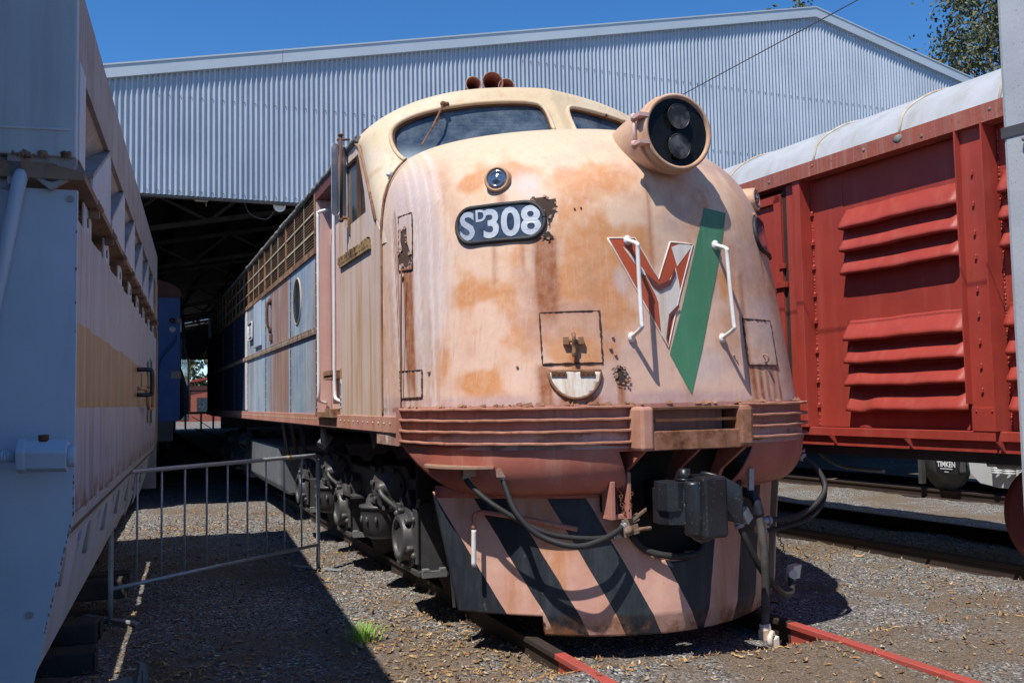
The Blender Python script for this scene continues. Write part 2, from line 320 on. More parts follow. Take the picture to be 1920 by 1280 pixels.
def stripe_panel():
    t = NT('dusty_white_panel_with_ochre_stripe'); z = t.xyz()[2]
    w = t.math('MULTIPLY', t.math('SUBTRACT', t.noise(1.2, 1), .5), .06)
    k = t.math('MULTIPLY', t.math('GREATER_THAN', z, 1.6), t.math('LESS_THAN', t.math('ADD', z, w), 1.93))
    base = t.mix(t.ramp(t.noise(1, 5, .7, t.map((16, 16, .5))), .4, .72), (.37, .40, .49), (.26, .24, .24))
    och = t.mix(t.ramp(t.noise(1, 4, .7, t.map((10, 10, .6))), .4, .7), (.32, .18, .07), (.42, .31, .19))
    grime = t.ramp(t.noise(1, 6, .75, t.map((3, 3, 1.6))), .50, .66, 0, .45); col = t.mix(grime, t.mix(k, base, och), (.22, .17, .14)); col = t.mix(t.math('MULTIPLY', t.ramp(z, 1.2, 1.32, 1, 0), t.ramp(t.noise(9, 5), .4, .6)), col, (.20, .12, .07)); col = t.mix(t.ramp(t.noise(40, 4, .7), .71, .75), col, RUST); t.bump(t.noise(30, 4), .12, .004)
    return t.out(col, .45)
MT['panel'] = stripe_panel()
def ground_mat():
    t = NT('dark_gravel_and_dust'); big = t.noise(.55, 6, .62); mid = t.noise(3.5, 5, .65)
    v = t.n('ShaderNodeTexVoronoi'); t.l(t.obj, v.inputs['Vector']); v.inputs['Scale'].default_value = 75; v.inputs['Randomness'].default_value = 1
    sep = t.n('ShaderNodeSeparateColor'); t.l(v.outputs['Color'], sep.inputs[0])
    st = t.mix(t.ramp(sep.outputs[0], .1, .95), (.05, .048, .047), (.28, .265, .25)); st = t.mix(t.math('GREATER_THAN', sep.outputs[1], .94), st, (.58, .55, .51))
    v2 = t.n('ShaderNodeTexVoronoi'); t.l(t.obj, v2.inputs['Vector']); v2.inputs['Scale'].default_value = 150
    sep2 = t.n('ShaderNodeSeparateColor'); t.l(v2.outputs['Color'], sep2.inputs[0])
    dirt = t.mix(t.ramp(sep2.outputs[0], .2, .9), (.11, .082, .060), (.23, .175, .125))
    k = t.ramp(t.math('ADD', t.math('MULTIPLY', big, .75), t.math('MULTIPLY', mid, .35)), .50, .64)
    col = t.mix(k, st, dirt)
    col = t.mix(t.ramp(t.noise(230, 2), .68, .74, 0, .5), col, (.30, .25, .19))
    h = t.math('ADD', t.math('SUBTRACT', 1, v.outputs['Distance']), t.math('MULTIPLY', t.noise(180, 3), .6))
    t.bump(h, .8, .012)
    return t.out(col, .95, 0, .2)
MT['ground'] = ground_mat()
def attr_mat(name, rough=.85):
    t = NT(name); a = t.n('ShaderNodeVertexColor', layer_name='paint')
    return t.out(t.mix(t.ramp(t.noise(60, 3), .3, .7), a.outputs[0], t.mix(.6, a.outputs[0], (.05, .045, .04))), rough, 0, .25)
MT['pebble'] = attr_mat('loose_stone'); MT['litter'] = attr_mat('dry_leaf_litter')
def leaf_mat(name, a, b):
    t = NT(name); c = t.n('ShaderNodeVertexColor', layer_name='paint')
    return t.out(t.mix(c.outputs[0], a, b), .55, 0, .4)
MT['leaf'] = leaf_mat('eucalypt_leaf', (.05, .065, .025), (.17, .17, .075))
MT['bark'] = paint('pale_grey_bark', (.3, .24, .19), (.18, .14, .11), rough=.9, bump=.5)
MT['grass'] = paint('fresh_green_grass', (.20, .40, .04), (.32, .48, .09), rough=.6, bump=0)
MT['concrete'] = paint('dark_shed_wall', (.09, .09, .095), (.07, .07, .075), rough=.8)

# ------------------------------------------------------------------ value noise for painted-on weathering
def vnoise(x, y, seed=0):
    xi, yi = np.floor(x).astype(np.int64), np.floor(y).astype(np.int64); fx, fy = x-xi, y-yi
    fx, fy = fx*fx*(3-2*fx), fy*fy*(3-2*fy)
    def h(a, b):
        n = (a*374761393+b*668265263+seed*974711) & 0x7fffffff; n = ((n ^ (n >> 13))*1274126177) & 0x7fffffff
        return ((n ^ (n >> 16)) & 0xffff)/65535.
    return (h(xi, yi)*(1-fx)+h(xi+1, yi)*fx)*(1-fy)+(h(xi, yi+1)*(1-fx)+h(xi+1, yi+1)*fx)*fy
def fbm(x, y, seed=0, o=5, g=.55):
    r = 0; a = 1; w = 0
    for i in range(o): r = r+a*vnoise(x*2**i, y*2**i, seed+i*17); w += a; a *= g
    return r/w
def sstep(v, a, b): t = np.clip((v-a)/(b-a), 0, 1); return t*t*(3-2*t)

# ------------------------------------------------------------------ ground, stones, tracks
def ground():
    xs = np.concatenate([[-500, -150, -60, -25, -12, -8], np.linspace(-6, 9.5, 311), [11, 14, 20, 40, 100, 500]])
    ys = np.concatenate([[-300, -60, -20, -9], np.linspace(-6, 17, 461), [20, 26, 36, 60, 100, 300, 1500]])
    X, Y = np.meshgrid(xs, ys, indexing='ij')
    rise = .112*sstep(-Y, -.05, .42)*sstep(-np.abs(X), -3.2, -2.0)
    near = np.clip(np.minimum(np.minimum(X+7, 11-X), np.minimum(Y+8, 19-Y)), 0, 1)
    Z = (fbm(X*1.3, Y*1.3, 3, 4)-.5)*.07+(fbm(X*11, Y*11, 5, 3)-.5)*.022
    Z = Z*near-.01+rise*near-.22*sstep(X, 5.3, 6.3)*sstep(-Y, -40, -14)
    G = np.stack([X, Y, Z], -1)
    m = MB(); m.grid(G.tolist()); o = m.build('ground', MT['ground']); tag(o, kind='structure')
    return xs, ys, Z
GX, GY, GZ = ground()
def gz(x, y):
    i = min(max(np.searchsorted(GX, x)-1, 0), len(GX)-2); j = min(max(np.searchsorted(GY, y)-1, 0), len(GY)-2)
    fx = (x-GX[i])/(GX[i+1]-GX[i]); fy = (y-GY[j])/(GY[j+1]-GY[j])
    return (GZ[i, j]*(1-fx)+GZ[i+1, j]*fx)*(1-fy)+(GZ[i, j+1]*(1-fx)+GZ[i+1, j+1]*fx)*fy
def stones():
    m = MB(); cols = []
    oc = np.array([(1, 0, 0), (0, 1, 0), (-1, 0, 0), (0, -1, 0), (0, 0, 1), (0, 0, -1)], float)
    fs = [(0, 1, 4), (1, 2, 4), (2, 3, 4), (3, 0, 4), (1, 0, 5), (2, 1, 5), (3, 2, 5), (0, 3, 5)]
    n = 0
    while n < 17000:
        y = -1.6+11*RNG.random()**1.5; x = RNG.uniform(-3.6, 4.6)
        if fbm(np.array(x*.9), np.array(y*.9), 21, 3) < .42+.1*RNG.random() and RNG.random() < .75: continue
        r = .0035+.011*RNG.random()**3.2+.0012*max(0, y)**.8
        p = oc*RNG.uniform(.6, 1.25, (6, 1))*r*np.array([1, RNG.uniform(.6, 1), RNG.uniform(.45, .8)]); a = RNG.uniform(0, 6.28)
        p = np.stack([p[:, 0]*math.cos(a)-p[:, 1]*math.sin(a), p[:, 0]*math.sin(a)+p[:, 1]*math.cos(a), p[:, 2]], -1)+RNG.normal(0, .15*r, (6, 3))
        m.add(p+np.array([x, y, gz(x, y)+r*.25]), fs)
        k = RNG.random()
        c = np.array((.075, .072, .07)) if k < .40 else np.array((.22, .21, .195)) if k < .74 else np.array((.16, .12, .085)) if k < .88 else np.array((.42, .40, .37))
        cols.append(np.tile(np.append(c*RNG.uniform(.7, 1.3), 1), (6, 1))); n += 1
    o = m.build('loose_stones', MT['pebble'], colors=np.concatenate(cols)); tag(o, 'scattered loose stones lying over the dark gravel ground', 'stones', kind='stuff')
stones()
def litter():
    m = MB(); cols = []; n = 0
    def put(x, y, s=1.):
        L = (.013+.048*RNG.random()**1.8)*s; w = L*RNG.uniform(.10, .24); a = RNG.uniform(0, 6.28); c, q = math.cos(a), math.sin(a); z = gz(x, y)+.004; cu = RNG.uniform(-.2, .5)*L; tl = RNG.uniform(-.5, .5)*w
        P = []
        for t, ww in ((-1, .15), (-.3, 1), (.35, .9), (1, .1)):
            for sd in (-1, 1):
                u, v = t*L/2*2*.5, sd*w*ww; P.append((x+u*c-v*q, y+u*q+v*c, z+cu*(t*t)+sd*tl*.6+.006))
        m.add(P, [(0, 1, 3, 2), (2, 3, 5, 4), (4, 5, 7, 6)])
        k = RNG.random(); b = (.52, .34, .15) if k < .45 else (.40, .21, .085) if k < .75 else (.24, .13, .07) if k < .9 else (.62, .52, .38)
        cols.append(np.tile(np.append(np.array(b)*RNG.uniform(.75, 1.2), 1), (8, 1)))
    cl = [(-1.35, 1.0, .35, .8, 620), (-1.2, 2.6, .3, .9, 420), (-1.5, .2, .5, .35, 320), (-1.25, 5.0, .4, 1.3, 420), (-.9, .6, .2, .5, 220), (-2.9, 1.2, .5, 1.2, 420), (-2.7, 3.6, .5, 1.5, 300),
          (-2.6, 8.6, .6, 1.1, 700), (-1.3, 8.6, .6, .9, 500), (-2.4, 7.9, .4, .25, 350), (-3., .9, .35, .5, 420), (-2.2, -.2, .6, .5, 250), (.2, -.25, .9, .25, 340), (2.6, 2.7, .7, .35, 420), (3.1, 1.0, .35, .8, 320), (1.9, 1.6, .4, .4, 160), (0., -.9, 1.4, .5, 170), (2.6, -.3, 1., .8, 130), (4.4, 1.5, .5, 1.3, 240), (-1.9, .9, .7, 1.2, 160), (5.6, 3, .4, 1.4, 200)]
    for cx, cy, sx, sy, k in cl:
        for _ in range(int(k*1.5)): put(RNG.normal(cx, sx), RNG.normal(cy, sy))
    for _ in range(1300): put(RNG.uniform(-3.6, 4.2), -1.4+10*RNG.random()**1.4, .8)
    for _ in range(45): put(RNG.uniform(-2.8, 3.5), RNG.uniform(-1., 3.5), 2.1)
    o = m.build('leaf_litter', MT['litter'], colors=np.concatenate(cols)); tag(o, 'dry tan leaves and bark scraps strewn along the rails', 'leaf litter', kind='stuff')
litter()
def rail_poly(x, y): return [(x+a, y, b) for a, b in ((-.065, -.04), (.065, -.04), (.065, -.028), (.012, -.01), (.012, .075), (.036, .09), (.036, .118), (.03, .122), (-.03, .122), (-.036, .118), (-.036, .09), (-.012, .075), (-.012, -.01), (-.065, -.028))]
def track(label, loc, rz, y0, y1, cx, painted=None):
    t = thing('railway_track', label, 'railway track', loc, rz)
    for sx in (-.835, .835):
        ya = painted if painted is not None else y0
        MB().prism(rail_poly(cx+sx, ya), (0, y1-ya, 0)).build('rail', MT['darkrust'], t)
        if painted is not None:
            o = MB().prism(rail_poly(cx+sx, y0), (0, painted-y0-.002, 0)).build('rail', MT['railred'], t); o['label'] = 'worn red painted rail end'
    return t
VAN_O, VAN_R = (3.2, 2.3, 0), -math.atan(-.055); HOP_O, HOP_R = (-3.367, -1.102, 0), -math.atan(.065)
track('railway track under the peach locomotive with red painted rails in front of its plough', (0, 0, 0), 0, -8, 60, 0, .03)
track('rusty railway track under the red louvred van at right', VAN_O, VAN_R, -9, 9, 1.40)
track('dark railway track under the pale hopper wagon at left', HOP_O, HOP_R, -12, 40, -1.42)
track('farthest railway track seen beneath the red van', (10.7, 6, -.2), VAN_R, -8, 10, .0)

# ------------------------------------------------------------------ shed
YS, ZL, AX, AZ = 9.6, 4.745, 9.54, 9.20
def roofz(x): return AZ-(.213*(AX-x) if x < AX else .228*(x-AX))
def shed():
    t = thing('railway_shed', 'large corrugated metal shed with gable wall above a dark open front', 'shed', (9, 35, 0))
    t_loc = Vector((9, 35, 0))
    def P(o): o.matrix_parent_inverse = Matrix.Translation(-t_loc); return o
    m = MB(); xs = np.arange(-9, 28.6, .078/8); G = []
    for i, x in enumerate(xs):
        w_ = math.sin(2*math.pi*x/.078); y = YS-.019*w_; b = ZL if x > -4.6 else 0  # unseen left part closed to the ground to darken the shed inside
        G.append([(x, y, b), (x, y, (b+roofz(x))/2), (x, y, roofz(x))])
    m.grid(G); P(m.build('gable_wall', MT['shed'], t))
    m = MB()
    for x0, x1 in ((-9.1, -1.0), (-.994, AX), (AX, 28.7)):
        z0, z1 = roofz(x0), roofz(x1)
        for ya, yb, dz0, dz1 in ((YS-.075, YS+.2, -.02, .165),):
            poly = [(x0, ya, z0+dz0), (x1, ya, z1+dz0), (x1, ya, z1+dz1), (x0, ya, z0+dz1)]; m.prism(poly, (0, yb-ya, 0))
        m.prism([(x0, YS-.088, z0+.165), (x1, YS-.088, z1+.165), (x1, YS-.088, z1+.19), (x0, YS-.088, z0+.19)], (0, .3, 0))
    P(m.build('barge_capping', MT['barge'], t))
    m = MB()
    for zz in (ZL+.06, 6.25, 7.5):
        for k in range(190):
            x = -8.9+k*.156
            if zz < roofz(x)-.3: m.box(x-.008, x+.008, YS-.024, YS-.012, zz-.008, zz+.008)
    P(m.build('wall_screws', MT['innersteel'], t)); 
    m = MB()
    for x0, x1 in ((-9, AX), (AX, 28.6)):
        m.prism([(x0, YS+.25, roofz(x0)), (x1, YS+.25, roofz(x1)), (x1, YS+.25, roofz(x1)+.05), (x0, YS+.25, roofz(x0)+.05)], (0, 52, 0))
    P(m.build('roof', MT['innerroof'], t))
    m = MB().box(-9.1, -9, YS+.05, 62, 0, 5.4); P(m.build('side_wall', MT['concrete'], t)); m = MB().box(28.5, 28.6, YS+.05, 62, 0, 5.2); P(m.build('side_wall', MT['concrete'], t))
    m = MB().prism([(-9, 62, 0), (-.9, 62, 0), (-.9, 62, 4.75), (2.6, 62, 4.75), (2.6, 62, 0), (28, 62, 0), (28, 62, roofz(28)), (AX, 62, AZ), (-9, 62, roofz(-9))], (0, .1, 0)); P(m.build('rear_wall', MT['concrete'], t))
    P(MB().box(-9, 8.4, YS+.03, YS+.12, ZL-.03, ZL+.12).build('lintel', MT['innersteel'], t))
    for y in (14.2, 20, 26, 32, 38, 44, 50, 56):
        m = MB(); z0 = lambda x: 5.28+.19*(x+1.6)
        for dz in (0, .62): m.beam((-9, y, z0(-9)+dz), (AX, y, z0(AX)+dz), .09, .10)
        x = -8.4; k = 0
        while x < 9:
            a, b = (0, .62) if k % 2 else (.62, 0); m.beam((x, y, z0(x)+a), (x+.95, y, z0(x+.95)+b), .06, .06); x += .95; k += 1
        P(m.build('roof_truss', MT['innersteel'], t))
    for x in np.arange(-8, 9.5, 1.5): P(MB().box(x-.05, x+.05, YS+.4, 61.5, roofz(x)-.18, roofz(x)-.02).build('purlin', MT['innersteel'], t))
    m = MB().beam((-1.0, 17, 4.9), (1.2, 58, 4.75), .05, .09); P(m.build('conduit', MT['innersteel'], t))
shed()
def floodlight():
    t = thing('floodlight', 'round white floodlight hanging below the shed lintel', 'floodlight', (-1.02, 9.8, 4.72))
    m = MB(); m.lathe((0, 0, 0), (.1, -1, -.12), [(-.1, .0), (-.1, .05), (0, .085), (.03, .098), (.04, .098), (.04, .07)], 24); m.build('housing', MT['white'], t)
    m = MB(); m.lathe((0, 0, 0), (.1, -1, -.12), [(.03, 0.001), (.03, .072)], 24); m.build('lens', MT['lamp'], t)
    m = MB(); m.tube([(0, .1, 0), (0, .16, .05), (0, .2, .12)], .015); m.tube([(-.03, .1, -.03), (-.18, .1, -.2), (-.42, .15, -.13), (-.52, .2, .1)], .006); m.build('bracket_and_cable', MT['innersteel'], t)
floodlight()
t = thing('junction_box', 'small white fitting under the shed lintel near the left hopper wagon', 'light fitting', (-2.18, 9.85, 4.78))
MB().box(-.1, .1, -.06, .06, -.05, .05).build('body', MT['white'], t, bevel=.015); MB().cyl((.06, 0, -.05), (.07, 0, -.13), .012).build('plug', MT['innersteel'], t)

# ------------------------------------------------------------------ locomotive
LOCO_LOC = Vector((0, 9, 0))
LOCO = thing('locomotive', 'rusty peach bulldog nosed diesel locomotive with number 308 and green stripe', 'locomotive', LOCO_LOC)
class LP:
    """links a part (world coordinates) under the locomotive or under one of its parts"""
    pass
def part(m, name, mat, parent=None, **k):
    o = m.build(name, mat, parent or LOCO, **k)
    if parent is None: o.matrix_parent_inverse = Matrix.Translation(-LOCO_LOC)
    return o
# nose surface: level curves are superellipses that shrink towards the crown
NP = dict(y0=-.034, s=.080, n0=2.857, n1=-.708, z1=2.637, h=.981, m=3.604, my=2.428, q=-.042, yb=1.777)
def ncurve(z):
    p = NP; u = z-1.8; n = min(max(p['n0']+p['n1']*u, 1.6), 5); yf = p['y0']+p['s']*u+p['q']*u*u
    t = min(max((z-p['z1'])/p['h'], 0), .9999); Sx = (1-t**p['m'])**(1/p['m']); Sy = (1-t**p['my'])**(1/p['my'])
    ph = np.linspace(0, math.pi/2, 240); x = 1.48*Sx*np.sin(ph)**(2/n); y = p['yb']-(p['yb']-yf)*Sy*np.cos(ph)**(2/n)
    return x, y, np.concatenate([[0], np.cumsum(np.hypot(np.diff(x), np.diff(y)))])
_nc = {}
def NS0(s, z):
    k = round(z, 4)
    if k not in _nc: _nc[k] = ncurve(k)
    x, y, a = _nc[k]; sa = abs(s)
    X = np.interp(sa, a, x); Yv = np.interp(sa, a, y)
    if sa > a[-1]: Yv += sa-a[-1]
    return np.array([math.copysign(X, s), Yv, z])
def NN(s, z):
    e = .012; n = np.cross(NS0(s+e, z)-NS0(s-e, z), NS0(s, min(z+e, 3.6))-NS0(s, z-e)); return n/np.linalg.norm(n)
def NS(s, z, off=0.): return NS0(s, z)+(NN(s, z)*off if off else 0)
def patch(poly, off, name, mat, parent=None, step=.05, thick=.0, skin=False):
    """outline given in nose coordinates (s, z), laid on the nose surface"""
    bm = bmesh.new(); tri = tessellate_polygon([[Vector((a, b, 0)) for a, b in poly]]); vs = [bm.verts.new((a, b, 0)) for a, b in poly]
    for t in tri:
        try: bm.faces.new([vs[i] for i in t])
        except ValueError: pass
    A = np.array(poly)
    for ax, no in ((0, (1, 0, 0)), (1, (0, 1, 0))):
        for c in np.arange(A[:, ax].min()+step/2, A[:, ax].max(), step):
            bmesh.ops.bisect_plane(bm, geom=bm.verts[:]+bm.edges[:]+bm.faces[:], plane_co=Vector(no)*float(c), plane_no=no)
    m = MB(); bm.verts.index_update(); P = [NS(v.co.x, v.co.y, off) for v in bm.verts]
    m.add(P, [tuple(v.index for v in f.verts) for f in bm.faces], True)
    if thick:
        Pb = [NS(v.co.x, v.co.y, off-thick) for v in bm.verts]; n = len(P); be = [e for e in bm.edges if len(e.link_faces) == 1]
        m.add(list(P)+Pb, [(e.verts[0].index, e.verts[1].index, e.verts[1].index+n, e.verts[0].index+n) for e in be])
    cl = nose_colours(np.array([v.co.x for v in bm.verts]), np.array([v.co.y for v in bm.verts])) if skin else None
    bm.free(); return part(m, name, mat, parent, colors=cl)
def rr(cx, cz, w, h, r, n=7):
    out = []
    for k, (sx, sz) in enumerate(((1, 1), (-1, 1), (-1, -1), (1, -1))):
        for i in range(n):
            a = math.pi/2*(k+i/(n-1)); out.append((cx+sx*(w/2-r)+r*math.cos(a), cz+sz*(h/2-r)+r*math.sin(a)))
    return out
def outline(poly, off, r, name, mat, parent=None, closed=True, sub=5):
    pts = []; Q = poly+[poly[0]] if closed else poly
    for (a, b), (c, d) in zip(Q[:-1], Q[1:]):
        for k in range(sub): pts.append(NS(a+(c-a)*k/sub, b+(d-b)*k/sub, off))
    pts.append(NS(*Q[-1], off)); m = MB().tube(pts, r, 6, spline=False); return part(m, name, mat, parent)

# --- nose skin with its fading and rust runs worked out per point in (s, z)
def nose_colours(s, z):
    O, Pk, Lv, Cr = (np.array(c) for c in ((.56, .235, .085), (.66, .43, .33), (.53, .43, .42), (.70, .51, .32)))
    n1 = fbm(s*1.7+5, z*1.9, 1, 5); n2 = fbm(s*4+2, z*3.2, 9, 5); n3 = fbm(s*26, z*.9, 31, 4); n4 = fbm(s*70, z*1.1, 41, 3)
    def lerp(a, b, t): return a+(b-a)*t[..., None]
    c = lerp(np.broadcast_to(Pk, s.shape+(3,)), Cr, sstep(z+.35*(n1-.5), 2.0, 2.9)*.55)
    def blob(s0, z0, a, b, k=1.): return np.exp(-((s-s0)/a)**2-((z-z0)/b)**2)*k
    o = blob(-.55, 2.50, .30, .34, 1.1)+blob(-.62, 2.05, .33, .30, .55)+blob(-1.28, 2.27, .24, .09, .8)+blob(-1.66, 1.84, .10, .17, 1.)+blob(-1.30, 1.70, .16, .09, .9)+blob(-.94, 1.98, .12, .12, .6)+blob(-.50, 2.98, .36, .14, .75)+blob(-1.33, 3.02, .10, .05, .7)+blob(-.95, 3.08, .25, .06, .5)+blob(.34, 2.22, .22, .22, .6)+blob(.2, 2.62, .3, .3, .55)+blob(.95, 2.3, .2, .5, .4)
    n5 = fbm(s*9+4, z*2.0, 19, 4); o = o+(n2-.5)*1.7+(n1-.5)*1.0+(n5-.5)*.55
    c = lerp(c, O, sstep(o, .20, .70)*.95); c = lerp(c, np.array((.45, .22, .13)), sstep(fbm(s*2.6+9, z*2.1, 15, 5)+.25*sstep(s, -.2, .9), .56, .80)*.6)
    gm = sstep(fbm(s*2.2+3, z*2.4+7, 23, 5)+.30*sstep(s, .15, .9), .55, .80); c = lerp(c, np.array((.40, .27, .25)), gm*.55)
    lv = blob(-1.8, 2.5, .28, .8, .9)+blob(-2.1, 2.3, .5, 1.2, .6)+blob(-.36, 2.32, .10, .16, .9)+blob(-1.28, 2.58, .2, .1, .5)+blob(-.92, 2.94, .14, .13, .7)+blob(.12, 1.80, .25, .2, .8)+blob(.7, 2.0, .5, .7, .45)+blob(1.5, 2.2, .5, .8, .6)+(n1-.5)*.8
    c = lerp(c, Lv, sstep(lv, .35, .8)*.8)
    mv = sstep(z+.05*(n1-.5), 1.66, 1.60); c = lerp(c, np.array((.44, .29, .29)), mv*.75)
    c = lerp(c, np.array((.62, .48, .32)), sstep(z+.25*(n1-.5), 3.12, 3.42)*.85)
    vs = sstep(n3, .52, .68)*sstep(-s, 1.35, 1.75); c = lerp(c, np.array((.74, .66, .63)), vs*.55)
    c = lerp(c, np.array((.5, .25, .12)), sstep(n4, .60, .72)*sstep(-s, 1.5, 2.)*.4)
    RS = np.array((.27, .075, .018)); RD = np.array((.16, .055, .022))
    def run(s0, zt, zb, w, k, col=RS, sl=0.):
        nonlocal c
        d = np.abs(s-s0-sl*(z-zt)+.012*(fbm(z*3, s*0+1., 51, 2)-.5)); f = 1.7*np.exp(-(d/(w*1.15))**2)*sstep(z, zt+.03, zt-.02)*sstep(z, zb-.12, zb+.25*(zt-zb))*k*(.55+.75*fbm(s*45, z*.8+s0*9, 61, 3))
        c = lerp(c, col, np.clip(f, 0, 1))
    for a in ((-.87, 2.60, 2.13, .032, .95), (-.80, 2.60, 2.13, .026, .95), (-.835, 2.60, 2.12, .05, .55), (-2.03, 2.52, 1.60, .018, .8), (-1.945, 2.52, 1.60, .022, 1.), (-1.99, 2.52, 1.6, .05, .55), (-.42, 1.69, 1.54, .02, .9), (-.16, 2.95, 1.9, .014, .35), (-1.1, 2.92, 2.83, .03, .45), (-.90, 1.80, 1.55, .03, .8), (-.86, 1.78, 1.55, .015, .7), (-.62, 1.62, 1.54, .05, .9), (-.75, 1.62, 1.54, .05, .9),
              (.58, 1.80, 1.55, .02, .85), (.65, 1.80, 1.55, .018, .8), (.72, 1.80, 1.55, .016, .6), (.79, 1.80, 1.55, .02, .7), (.86, 1.80, 1.55, .012, .7), (.55, 2.40, 1.6, .02, .5), (.88, 2.85, 2.4, .015, .5), (.30, 2.70, 2.3, .02, .5), (-.69, 1.9, 1.80, .02, .7), (-2.13, 2.95, 1.55, .012, .55), (-2.165, 2.9, 1.55, .007, .6), (-1.72, 2.2, 1.56, .015, .25), (.05, 1.95, 1.6, .03, .3), (-1.17, 2.58, 2.35, .015, .35), (-.98, 2.58, 2.45, .012, .35)): run(*a)
    c = lerp(c, RD, (sstep(z, 1.575, 1.55)*sstep(fbm(s*9, z*20, 71, 4), .5, .68))*.7)
    return np.concatenate([np.clip(c, 0, 1), np.ones(s.shape+(1,))], -1)
def nose():
    zs = np.concatenate([np.linspace(1.30, 2.66, 150), 2.637+.981*np.sin(np.linspace(.03, math.pi/2-.02, 130))]); zs = zs[zs < 3.6175]
    nu = 321; G = []; S = []; Z = []
    for z in zs:
        x, y, a = ncurve(z); L = a[-1]; ss = np.linspace(-1, 1, nu); ss = np.sign(ss)*np.abs(ss)**1.0*L
        X = np.sign(ss)*np.interp(np.abs(ss), a, x); Yv = np.interp(np.abs(ss), a, y)
        G.append([(X[i], Yv[i], z) for i in range(nu)]); S.append(ss); Z.append(np.full(nu, z))
    m = MB(); m.grid(G)
    return part(m, 'nose', MT['nose'], colors=nose_colours(np.array(S), np.array(Z)).reshape(-1, 4))
NOSE = nose()
# crown seal: small cap where the level curves close
# --- headlight barrel
HLC = Vector((0, -.09, 3.26))
m = MB(); m.lathe(HLC, (0, -1, 0), [(-.80, .15), (-.62, .195), (-.45, .217), (-.30, .230), (-.13, .237), (-.10, .240), (-.095, .252), (-.06, .253), (-.055, .244), (-.03, .244), (0, .246), (.010, .241), (.013, .232), (.011, .221), (-.016, .214)], 56)
def hl_colours(m):
    P = np.array(m.v); n1 = fbm(P[:, 0]*6+3, P[:, 1]*6+P[:, 2]*5, 81, 4); c = np.array((.52, .31, .19))+(n1[:, None]-.5)*np.array((.3, .26, .22)); return np.concatenate([np.clip(c, 0, 1), np.ones((len(P), 1))], 1)
HL = part(m, 'headlight', MT['nose'], colors=hl_colours(m))
m = MB(); m.lathe(HLC, (0, -1, 0), [(-.016, .001), (-.014, .12), (-.009, .217)], 40); part(m, 'cover_glass', MT['lens'], HL)
for zz in (.095, -.095):
    m = MB(); m.torus(HLC+Vector((0, -.0135, zz)), (0, 1, 0), .078, .003, 28, 5); m.lathe(HLC+Vector((-.0, -.0135, zz)), (0, -1, 0), [(0, .074), (.001, .07), (.002, .04), (.003, .001)], 28); part(m, 'lamp', MT['reflector'], HL)
m = MB()
for dz in (.085, -.085):
    m.obox(HLC+Vector((-.25, .035, dz)), (.035, 0, 0), (0, .05, 0), (0, 0, .012)); m.cyl(HLC+Vector((-.272, .075, dz-.02)), HLC+Vector((-.272, .075, dz+.02)), .02)
m.cyl(HLC+Vector((-.272, .075, -.12)), HLC+Vector((-.272, .075, .11)), .011); part(m, 'hinge', MT['doorpink'], HL)
# --- marker lamps and number boards on both flanks
for sg in (-1, 1):
    c = Vector(NS(sg*1.10, 3.01)); n = Vector(NN(sg*1.10, 3.01)); d = Vector((n.x*.75, n.y, n.z*.15)).normalized()
    m = MB(); m.lathe(c, d, [(-.06, .095), (.045, .085), (.055, .078), (.052, .068), (.03, .064)], 28)
    ml = part(m, 'marker_light', MT['nose'], colors=hl_colours(m))
    m = MB(); m.lathe(c, d, [(.028, .066), (.05, .062), (.052, .045), (.046, .04), (.06, .026), (.063, .001)], 24); part(m, 'lens', MT['lamp'], ml)
    nb = patch(rr(sg*1.135, 2.717, .60, .225, .108), .012, 'number_board', MT['numglass'])
    outline(rr(sg*1.135, 2.717, .61, .235, .113), .010, .016, 'gasket', MT['rubber'], nb, sub=2)
    if sg > 0: continue
    m = MB()
    for body, size, ox, oz, bold in (('S', .262, -.222, -.090, .007), ('D', .112, -.118, .020, .003), ('308', .262, .088, -.090, .007)):
        vs, fs = text_mesh(body, size, bold)
        kx = 1.0
        m.add([NS(sg*1.135+ox+v.x*kx+(.0), 2.717+oz+v.y*.98, .0155) for v in vs], fs)
    part(m, 'lettering', MT['greylet'], nb)
# --- flagged emblem
GREEN = [(0.261, 2.817), (0.463, 2.803), (0.409, 2.648), (0.283, 2.254), (0.172, 1.897), (0.068, 1.613), (-0.07, 1.867), (0.055, 2.203), (0.19, 2.631)]
VEE = [(-0.447, 2.588), (-0.268, 2.591), (-0.118, 2.333), (-0.023, 2.576), (0.145, 2.569), (0.029, 2.241), (-0.077, 1.906), (-0.292, 2.299)]
WHITE = [(-0.208, 2.362), (-0.169, 2.311), (-0.121, 2.284), (-0.057, 2.31), (-0.005, 2.392), (0.007, 2.416), (0.028, 2.317), (0.034, 2.246), (0.014, 2.179), (-0.054, 2.116), (-0.089, 1.965), (-0.081, 1.914), (-0.122, 1.988), (-0.13, 2.19), (-0.146, 2.232), (-0.199, 2.334)]
WSTREAK = [(-0.354, 2.537), (-0.329, 2.519), (-0.218, 2.39), (-0.206, 2.357), (-0.229, 2.364), (-0.305, 2.468)]
WTOP = [(0.038, 2.565), (0.112, 2.564), (0.141, 2.561), (0.111, 2.526), (0.019, 2.421), (-0.017, 2.543)]
DARKCURL = [(-0.215, 2.375), (-0.12, 2.300), (-0.039, 2.335), (-0.004, 2.41), (0.002, 2.371), (-0.04, 2.298), (-0.121, 2.262), (-0.169, 2.295)]
CURL2 = [(0.012, 2.180), (0.018, 2.16), (-0.049, 2.100), (-0.083, 1.965), (-0.094, 1.956), (-0.062, 2.116)]
EM = patch(GREEN, .0035, 'green_stripe', MT['green'])
ve = patch(VEE, .0035, 'emblem', MT['vred']); outline(VEE, .002, .0055, 'border', MT['vwhite'], ve)
